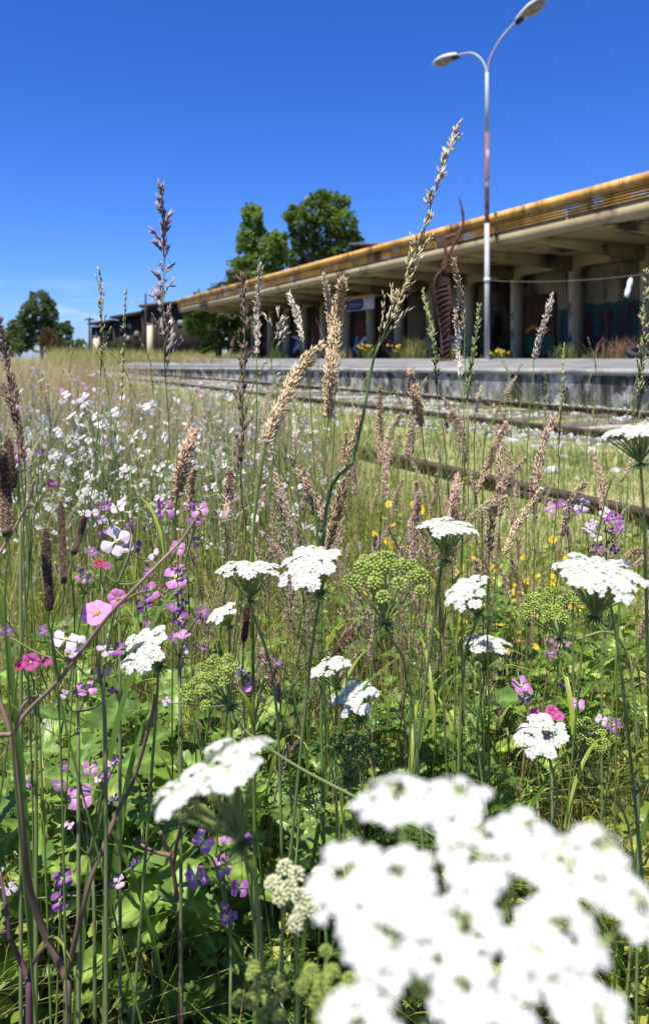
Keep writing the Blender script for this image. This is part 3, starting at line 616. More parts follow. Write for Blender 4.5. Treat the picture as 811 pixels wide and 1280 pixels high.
house('dark wooden house block in the middle of the row, with pale panes', 95.3, 141, 178, 400, ((139, 398), (180, 391)), [(150, 153, 408, 414), (160, 164, 404, 410), (168, 173, 414, 420), (157, 162, 420, 426)])  # panes share the grey glass of the other houses
house('tallest dark wooden house block beside the left end of the canopy', 94.5, 177, 262, 386, ((175, 384), (264, 374)), [(188, 193, 396, 402), (200, 205, 404, 412), (222, 229, 400, 407), (214, 219, 416, 424), (238, 244, 396, 404)])
rb = thing('roof_block', 'dark rooftop block poking above the canopy beside the olive scrub', 'building', P(300, 448, 75)*np.array((1, 1, 0)))
mb = MB(); pxbox(mb, 284, 316, 343, 460, 75, 6); part(mb, 'wall', m_wood, rb)
mb = MB(); pxbox(mb, 282, 318, 336, 342.7, 74.6, 7); part(mb, 'roof', m_roofd, rb)
rb = thing('roof_block', 'long low dark roof showing above the canopy right of the broad tree', 'building', P(480, 448, 60)*np.array((1, 1, 0)))
mb = MB(); pxbox(mb, 440, 520, 307, 460, 60, 6); part(mb, 'wall', m_wood, rb)
mb = MB(); pxbox(mb, 436, 524, 303, 306.7, 59.6, 7); part(mb, 'roof', m_roofd, rb)
for (x0, x1, y0, lab) in ((117, 122, 421, 'short pale concrete buttress at the left corner of the dark houses'), (184, 189, 405, 'pale concrete buttress beside the utility pole'), (208, 214, 397, 'tallest pale concrete buttress in front of the tallest dark house')):
    y = 90; b0 = P((x0+x1)/2, 448, y); b0[2] = 0
    r = thing('buttress', lab, 'buttress', b0)
    a, c = P(x0, y0, y), P(x1, y0, y); w = c[0]-a[0]; V = []
    for (zz, e) in ((0, .5), (a[2], .1)):
        for yy in (y, y+.8):
            for xx in (a[0]-w*e*.5, c[0]+w*e*.5): V.append((xx, yy, zz))
    mb = MB().add(V, np.array([[0, 1, 3, 2], [4, 6, 7, 5], [0, 4, 5, 1], [2, 3, 7, 6], [0, 2, 6, 4], [1, 5, 7, 3]])); part(mb, 'concrete_pier', m_column, r)
    mb = MB(); box8(mb, XYZ, a[0]-w*.15, c[0]+w*.15, y-.05, y+.85, a[2]+.003, a[2]+.12); part(mb, 'cap', m_cope, r)
for (px, y0, y, lab, armd) in ((182, 367, 84, 'slim dark utility pole with a thin lamp arm before the tallest dark house', 1), (112, 396, 88, 'short dark utility pole at the left end of the dark houses', 0)):
    a = P(px, y0, y); r = thing('utility_pole', lab, 'pole', (a[0], y, 0))
    mb = MB(); tube(mb, [(a[0], y, -.1), (a[0], y, a[2]*.5), a], [.16, .13, .1], 8); part(mb, 'pole', m_rustdk, r, smooth=True)
    if armd:
        mb = MB(); e = P(167, 378, y); tube(mb, cat([P(182, 376, y), P(176, 373.5, y), P(169, 374.5, y), e], 10), .035, 5); part(mb, 'lamp_arm', m_post, r)
        mb = MB(); tube(mb, [e, e+np.array((-.25, 0, -.12))], [.1, .07], 8); part(mb, 'lamp_head', m_lampwhite, r)
    else:
        mb = MB(); c = P(px, y0+3, y); box8(mb, XYZ, c[0]-.5, c[0]+.5, y-.14, y-.02, c[2]-.08, c[2]+.08); part(mb, 'crossarm', m_rustdk, r)

# ------------------------------------------------------------------ grass fields
def grass(mb, xy, H, Wd, lean, c0, c1, rng, segs=3, z0=None, jit=.25):
    n = len(xy); t = np.linspace(0, 1, segs+1); la = rng.uniform(0, 2*PI, n); ld = np.stack([np.cos(la), np.sin(la)], -1)
    sa_ = la+PI/2+rng.normal(0, .7, n); sd_ = np.stack([np.cos(sa_), np.sin(sa_), np.zeros(n)], -1)
    L_ = (lean*np.abs(rng.normal(.6, .5, n)))*H
    cen = np.zeros((n, segs+1, 3)); cen[:, :, :2] = xy[:, None]+ld[:, None]*(L_[:, None]*t**2)[:, :, None]
    cen[:, :, 2] = H[:, None]*(t-.28*np.clip(L_/H, 0, 1.2)[:, None]*t**2.5)+(0 if z0 is None else z0[:, None])
    w = Wd[:, None]*np.clip(1.02-t**1.6, .06, 1)
    V = np.stack([cen-sd_[:, None]*w[:, :, None]*.5, cen+sd_[:, None]*w[:, :, None]*.5], 2)
    k = (segs+1)*2; i = np.arange(segs)*2
    Q = np.stack([i, i+1, i+3, i+2], -1)[None]+(np.arange(n)*k)[:, None, None]
    mixr = rng.uniform(0, 1, (n, 1)); base = np.asarray(c0)[rng.integers(0, len(c0), n)]; tip = np.asarray(c1)[rng.integers(0, len(c1), n)]
    br = rng.uniform(1-jit, 1+jit, (n, 1, 1))
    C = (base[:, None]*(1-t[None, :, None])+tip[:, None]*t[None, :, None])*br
    mb.add(V.reshape(-1, 3), Q.reshape(-1, 4), np.repeat(C, 2, 1).reshape(-1, 3))
def wedge(n, y0, y1, x0, x1, rng, pw=1.0):         # points on the ground inside the view, pixel columns x0..x1
    u = rng.uniform(0, 1, n); y = y0*(y1/y0)**(u**pw); px = rng.uniform(x0, x1, n)
    return np.stack([(px-CX)/F*y, y], -1)
def pdist(xy): return xy@DN[:2]
def sdist(xy): return xy@DS[:2]
def pxof(xy): return xy[:, 0]/xy[:, 1]*F+CX
def cl_noise(xy, f, ph): return np.sin(xy[:, 0]*f+ph)*np.sin(xy[:, 1]*f*.83+ph*1.7)+.5*np.sin(xy[:, 0]*f*2.3-ph+xy[:, 1]*f*1.7)
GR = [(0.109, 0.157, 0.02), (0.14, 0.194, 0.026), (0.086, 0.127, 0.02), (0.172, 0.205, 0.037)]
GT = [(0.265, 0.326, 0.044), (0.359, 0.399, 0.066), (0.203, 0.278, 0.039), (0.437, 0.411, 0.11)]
ST = [(.58, .47, .26), (.66, .56, .34), (.46, .35, .18)]
PK = [(.6, .48, .34), (.66, .56, .42), (.54, .4, .28)]
def stuff(mb, name, mat, label, cat_): return tag(ob(name, mb.mesh(name, mat)), label, cat_, None, 'stuff')
rg = np.random.default_rng(3)
# near meadow
xy = wedge(23000, 1.0, 4.2, -120, 930, rg, .85); xy = xy[(pdist(xy) < 1.9)&(cl_noise(xy, 5, 1)+rg.normal(0, .6, len(xy)) > -.45)]
mb = MB(); y = xy[:, 1]; px_ = pxof(xy)
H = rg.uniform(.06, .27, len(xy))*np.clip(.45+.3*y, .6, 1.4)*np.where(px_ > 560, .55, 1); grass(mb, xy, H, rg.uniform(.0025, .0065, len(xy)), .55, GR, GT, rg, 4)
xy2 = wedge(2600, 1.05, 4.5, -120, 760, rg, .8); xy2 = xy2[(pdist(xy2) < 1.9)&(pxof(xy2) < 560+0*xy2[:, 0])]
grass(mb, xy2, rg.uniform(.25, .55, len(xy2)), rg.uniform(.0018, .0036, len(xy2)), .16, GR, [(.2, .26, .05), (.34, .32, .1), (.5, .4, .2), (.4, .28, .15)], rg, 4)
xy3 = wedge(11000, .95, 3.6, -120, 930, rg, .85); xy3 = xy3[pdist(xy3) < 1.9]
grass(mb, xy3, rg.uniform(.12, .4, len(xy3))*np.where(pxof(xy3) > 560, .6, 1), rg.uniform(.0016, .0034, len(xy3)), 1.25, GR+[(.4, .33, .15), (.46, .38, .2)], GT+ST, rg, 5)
stuff(mb, 'meadow_grass', m_blade, 'lush green meadow grass growing thickly in the foreground', 'grass')
# mid meadow, drying out with distance
mb = MB(); xy = wedge(46000, 3.2, 14, -120, 930, rg, 1.0); xy = xy[(pdist(xy) < 2.2)&(pxof(xy) < 440)]
f = np.clip((xy[:, 1]-3)/3.5, 0, 1); dry = rg.uniform(0, 1, len(xy)) < f*.8+.15
H = rg.uniform(.18, .5, len(xy)); 
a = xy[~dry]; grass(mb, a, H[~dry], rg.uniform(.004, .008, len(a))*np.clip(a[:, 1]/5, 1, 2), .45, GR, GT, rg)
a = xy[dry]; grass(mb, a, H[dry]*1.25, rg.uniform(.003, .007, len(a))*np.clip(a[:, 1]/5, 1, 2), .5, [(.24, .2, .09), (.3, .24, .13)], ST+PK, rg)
stuff(mb, 'drying_grass', m_straw, 'half dry pinkish beige grass in the middle of the meadow', 'grass')
# far meadow up to the horizon
mb = MB(); xy = wedge(42000, 12, 82, -200, 420, rg, .9); xy = xy[(pdist(xy) < 2.9)|((sdist(xy) > 62)&(pdist(xy) < 60))]
H = rg.uniform(.45, .95, len(xy))*(1+.25*cl_noise(xy, .3, 2)); grass(mb, xy, H, .011*np.clip(xy[:, 1]/14, 1, 5), .4, [(.38, .32, .15), (.44, .37, .2)], ST+PK+[(.5, .45, .2)], rg)
xy = wedge(16000, 58, 86, 60, 360, rg, 1); xy = xy[pdist(xy) > -12]
H = rg.uniform(.9, 1.75, len(xy))*(1+.3*cl_noise(xy, .22, 1)); grass(mb, xy, np.abs(H), rg.uniform(.04, .08, len(xy)), .4, [(.26, .26, .07), (.34, .31, .1)], [(.46, .43, .14), (.54, .48, .2), (.38, .38, .1)], rg)
stuff(mb, 'far_grass', m_straw, 'tall bleached grass stretching to the houses at the horizon', 'grass')
# grass between and beside the rails
mb = MB(); xy = wedge(64000, 1.9, 34, -60, 930, rg, .8); p_ = pdist(xy); xy = xy[(p_ > 1.7)&(p_ < 9.95)]
p_ = pdist(xy); th = np.where(p_ < 5.3, -.7, .1); xy = xy[cl_noise(xy, 2.1, .5)+.5*cl_noise(xy, 6, 2)+rg.normal(0, .5, len(xy)) > th[(np.arange(len(xy)))]]
p_ = pdist(xy); H = rg.uniform(.03, .13, len(xy))*np.where(p_ > 5.3, .8, 1)+np.where((np.abs(p_-9.7) < .35), rg.uniform(0, .3, len(xy)), 0)
H = H*np.where(np.abs(p_-2.8) < .3, np.where(pxof(xy) < 500, 3.0, .75), 1)*np.where(np.abs(p_-5.85) < .3, 1.25, 1); H = H*np.where(cl_noise(xy, 3.3, 4) > .75, 2.4, 1)*rg.choice([.6, 1, 1, 1.7], len(xy)); dry = rg.uniform(0, 1, len(xy)) < .33
wd = rg.uniform(.004, .007, len(xy))*np.clip(xy[:, 1]/5, 1, 2.6)
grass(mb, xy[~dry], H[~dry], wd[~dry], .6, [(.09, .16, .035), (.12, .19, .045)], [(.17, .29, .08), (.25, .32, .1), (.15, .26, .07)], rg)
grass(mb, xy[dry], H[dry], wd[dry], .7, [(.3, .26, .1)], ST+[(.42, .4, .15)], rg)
stuff(mb, 'trackside_grass', m_blade, 'short green and straw grass growing over the tracks', 'grass')
# weeds along the station front and the dry end of the platform
mb = MB(); n = 5200; s_ = rg.uniform(30, 62, n); pp = rg.uniform(10.5, 16, n); k_ = (rg.uniform(0, 1, n) < np.clip((s_-32)/14, .03, 1)); s_, pp = s_[k_], pp[k_]
xy = s_[:, None]*DS[:2]+pp[:, None]*DN[:2]; grass(mb, xy, rg.uniform(.12, .5, len(xy)), rg.uniform(.02, .035, len(xy)), .5, [(.22, .18, .08)], ST+[(.4, .34, .12)], rg, z0=np.full(len(xy), .62))
stuff(mb, 'platform_dry_grass', m_straw, 'dry yellow grass overgrowing the far end of the platform', 'grass')
def weed(label, px, py_top, p, wpx, c0, c1, nb, flowers=None, group=None, name='weed'):
    b0 = P(px, 448, 1); y = p/(.9062*(px-CX)/F+.4229); b0 = P(px, 448, y); b0[2] = .84
    r = thing(name, label, 'weed', b0, group); rr_ = np.random.default_rng(int(px*7+py_top)); hh = P(px, py_top, y)[2]-.84; ww = wpx/F*y
    xy = b0[:2]+rr_.normal(0, ww*.28, (nb, 2)); mb = MB(); grass(mb, xy, rr_.uniform(.35, 1, nb)*hh, np.full(nb, .022), .6, c0, c1, rr_, z0=np.full(nb, .84)); part(mb, 'foliage', m_straw, r)
    if flowers:
        mb = MB(); n = 14; T = np.stack([b0[0]+rr_.normal(0, ww*.3, n), b0[1]+rr_.normal(0, ww*.2, n), .84+hh*rr_.uniform(.5, 1, n)], -1)
        inst(mb, ICO_V, ICO_F, np.eye(3)[None]*.045*rr_.uniform(.7, 1.2, (n, 1, 1)), T, np.tile(flowers, (n, 1))); part(mb, 'flower_heads', m_petal, r)
GW = [(.06, .1, .02)]; GW2 = [(.14, .2, .05), (.2, .24, .07)]
weed('pale dry brush beside the old tyre at the right edge', 790, 415, 14.1, 62, [(.26, .16, .09)], [(.42, .28, .17), (.36, .2, .11)], 420)
weed('yellow flowered weed at the foot of the open bay right of the lamp post', 622, 436, 13.9, 28, GW, GW2, 90, (.7, .5, .04))
weed('pale green bushy weed at the foot of the column right of the boarded door', 708, 424, 13.9, 30, GW, [(.3, .33, .1)], 110)
weed('sprawling olive weed between the pale bushy weed and the dry brush', 742, 438, 13.9, 36, GW, [(.2, .2, .08)], 90)
weed('straw coloured tuft just left of the sculpture', 520, 412, 13.9, 30, [(.2, .2, .06)], [(.4, .38, .14)], 130)
weed('yellow flowered weed below the station sign', 459, 428, 13.9, 18, GW, GW2, 70, (.75, .55, .05))
weed('small yellow flowered weed left of the straw tuft', 496, 430, 13.9, 14, GW, GW2, 60, (.7, .5, .05))
weed('low tan tuft against the darkest bay below the sign', 425, 432, 13.9, 34, [(.25, .2, .1)], [(.42, .36, .2)], 110)
weed('green weed at the foot of the bay at the far end of the building', 345, 428, 13.9, 26, GW, GW2, 100)
weed('greenish tuft growing round the base of the sculpture', 568, 420, 13.9, 24, [(.18, .18, .06)], [(.32, .32, .12)], 90)


# ------------------------------------------------------------------ seed head grasses
CL_STRAW = [(.52, .42, .25), (.42, .32, .17), (.6, .5, .33)]; CL_TAN = [(.44, .31, .18), (.52, .38, .24), (.36, .24, .13)]
CL_PINK = [(.46, .32, .25), (.36, .23, .18), (.54, .41, .33)]; CL_DARK = [(.15, .09, .065), (.24, .16, .11), (.11, .07, .06)]
CL_GREEN = [(.2, .24, .08), (.28, .3, .12), (.15, .2, .06)]; CL_PURP = [(.2, .13, .13), (.3, .21, .2), (.38, .31, .28)]; CL_PALE = [(.62, .56, .44), (.5, .44, .33), (.68, .62, .52)]
def pick(cl, n, rng): return np.asarray(cl)[rng.integers(0, len(cl), n)]*rng.uniform(.75, 1.2, (n, 1))
def head_spike(mb, ax, w, n, cl, rng, L=None, spread=.42):
    n = int(n*2.6); k = len(ax); T, A, B = frames(ax); t = rng.uniform(0, 1, n)**.95; i = np.clip((t*(k-1)).astype(int), 0, k-2); u = (t*(k-1)-i)[:, None]
    pos = ax[i]*(1-u)+ax[i+1]*u; th = rng.uniform(0, 2*PI, n); rad = np.cos(th)[:, None]*A[i]+np.sin(th)[:, None]*B[i]
    lump = .75+.35*np.sin(t*17+rng.uniform(0, 6))*np.sin(th*2+t*9)
    rr_ = w*.5*np.clip(np.sin(PI*np.clip(t*.9+.08, 0, 1))**.6, .18, 1)*lump
    L = L*.68 if L else w*.52
    d = T[i]*1.0+rad*rng.uniform(.1, spread*1.9, (n, 1))+rng.normal(0, .2, (n, 3))
    ll = L*rng.uniform(.6, 1.25, n)
    M = basis(d, rng)*np.stack([ll*.22, ll*.18, ll], -1)[:, None, :]
    inst(mb, SPK_V, SPK_F, M, pos+rad*(rr_*rng.uniform(.3, .75, n))[:, None], pick(cl, n, rng))
    tube(mb, ax, np.linspace(w*.08, w*.04, k), 4, cl[0])
def head_open(mb, ax, blen, nb, cl, rng, L, ang=.5, stemc=(.2, .2, .08), per=7):
    k = len(ax); T, A, B = frames(ax); P_, D_ = [], []
    tube(mb, ax, np.linspace(.0009, .0004, k), 4, stemc)
    for q in range(nb):
        t = ((q//2)+rng.uniform(0, .5))/max(1, nb/2); t = min(t, .99); x = t*(k-1); i = min(int(x), k-2); p0 = ax[i]*(1-x+i)+ax[i+1]*(x-i)
        th = rng.uniform(0, 2*PI); rad = math.cos(th)*A[i]+math.sin(th)*B[i]; bl = blen*(1-.75*t)*rng.uniform(.6, 1.15)
        a_ = ang*rng.uniform(.5, 1.3)
        pts = np.array([p0+(T[i]*math.cos(a_*(.7+.5*s_))+rad*math.sin(a_*(.7+.5*s_)))*bl*s_ for s_ in np.linspace(0, 1, 5)])
        tube(mb, pts, np.linspace(.0005, .0003, 5), 3, stemc, cap=False)
        m = max(3, int(1.4*per*(1-.4*t))); ss = rng.uniform(.3, 1.0, m)
        for s_ in ss:
            x2 = s_*4; j = min(int(x2), 3); P_.append(pts[j]*(1-x2+j)+pts[j+1]*(x2-j)); D_.append(nrm(pts[j+1]-pts[j])+rng.normal(0, .22, 3))
    m = int(nb*.8); L = L*.8; tt = rng.uniform(.72, 1, m); 
    for t in tt:
        x = t*(k-1); i = min(int(x), k-2); P_.append(ax[i]*(1-x+i)+ax[i+1]*(x-i)); D_.append(T[i]+rng.normal(0, .3, 3))
    P_, D_ = np.array(P_), np.array(D_); n = len(P_); ll = L*rng.uniform(.7, 1.25, n)
    inst(mb, SPK_V, SPK_F, basis(D_, rng)*np.stack([ll*.24, ll*.2, ll], -1)[:, None, :], P_, pick(cl, n, rng))
def head_plantain(mb, ax, w, cl, rng):
    k = len(ax); T, A, B = frames(ax); Ln = np.linalg.norm(np.diff(ax, axis=0), axis=1).sum(); pit = w*.15; nr = int(Ln/pit); nc = 11
    t = np.repeat(np.arange(nr)/nr, nc); th = np.tile(np.arange(nc)/nc*2*PI, nr)+np.repeat(np.arange(nr)*.5*2*PI/nc, nc)
    x = t*(k-1); i = np.clip(x.astype(int), 0, k-2); u = (x-i)[:, None]; pos = ax[i]*(1-u)+ax[i+1]*u
    rad = np.cos(th)[:, None]*A[i]+np.sin(th)[:, None]*B[i]; prof = np.clip(np.minimum((1-t)*7, t*8+.35), .25, 1)**.6
    n = len(t); ll = pit*1.25*rng.uniform(.8, 1.2, n)
    tube(mb, ax, w*.36*np.clip(np.minimum((1-np.linspace(0, 1, k))*7+.1, 1), .2, 1), 8, cl[0])
    inst(mb, SPK_V, SPK_F, basis(rad+T[i]*.5, rng)*np.stack([ll*.8, ll*.8, ll], -1)[:, None, :], pos+rad*(w*.34*prof)[:, None], pick(cl, n, rng))
def stalk(label, kind, y, head, stem, cl, w=12, n=170, sc=(.1, .17, .03), sr=.0009, leaves=2, seed=0, group=None, L=None, nb=16, blen=None, ang=.5, per=7, name='grass_stalk', catg='grass stalk', pxmode=True, dy=.06):
    rng = np.random.default_rng(seed*13+5)
    if pxmode:
        hp = [P(px, py, y+dy*rng.normal()*.3) for px, py in head]; sp_ = [P(px, py, y) for px, py in stem]
    else: hp, sp_ = head, stem
    first = (sp_+hp)[0]; base = np.array((first[0]+rng.normal(0, .05)*(1 if pxmode else .2), first[1]+rng.uniform(-.02, .08)*(1 if pxmode else .2), -.01))
    r = thing(name, label, catg, base, group)
    full = cat([base]+sp_+[hp[0]], 16 if len(sp_) < 3 else 24)
    if pxmode: tt_ = np.linspace(0, 1, len(full)); full = full+(np.sin(tt_*PI)*np.sin(tt_*rng.uniform(3, 7)+rng.uniform(0, 6))*.005)[:, None]*np.array((1, .5, 0))
    hx = cat(hp, 18); wid = w/F*y if pxmode else w
    mb = MB(); tube(mb, np.vstack([full, hx[1:2]]), np.linspace(sr*1.25, sr*.7, len(full)+1), 6, sc); part(mb, 'stem', m_stem, r, smooth=True)
    mb = MB()
    Lpx = (L/F*y if pxmode else L) if L else None
    if kind == 'spike': head_spike(mb, hx, wid, n, cl, rng, Lpx)
    elif kind == 'plantain': head_plantain(mb, hx, wid, cl, rng)
    else: head_open(mb, hx, (blen or 30)/F*y if pxmode else blen, nb, cl, rng, Lpx or 9/F*y, ang, sc, per)
    part(mb, 'seed_head', m_seed, r)
    Hs = full[-1][2]
    for q in range(leaves):
        i = 1+int(rng.uniform(0, len(full)*.3)); a = rng.uniform(0, 2*PI); l_ = rng.uniform(.1, .22); d = np.array((math.cos(a), math.sin(a), 0))
        tt = np.linspace(0, 1, 8); pts = full[i]+d*(l_*.55*tt**1.3)[:, None]+np.array((0, 0, 1))*(l_*(.9*tt-.55*tt**2.4))[:, None]
        mb = MB(); ribbon(mb, pts, .0026*np.clip(1.05-tt**1.8, .05, 1), np.cross(d, (0, 0, 1)), .3, GT[q % 3], GT[(q+1) % 4]); part(mb, 'leaf', m_blade, r)
    return r
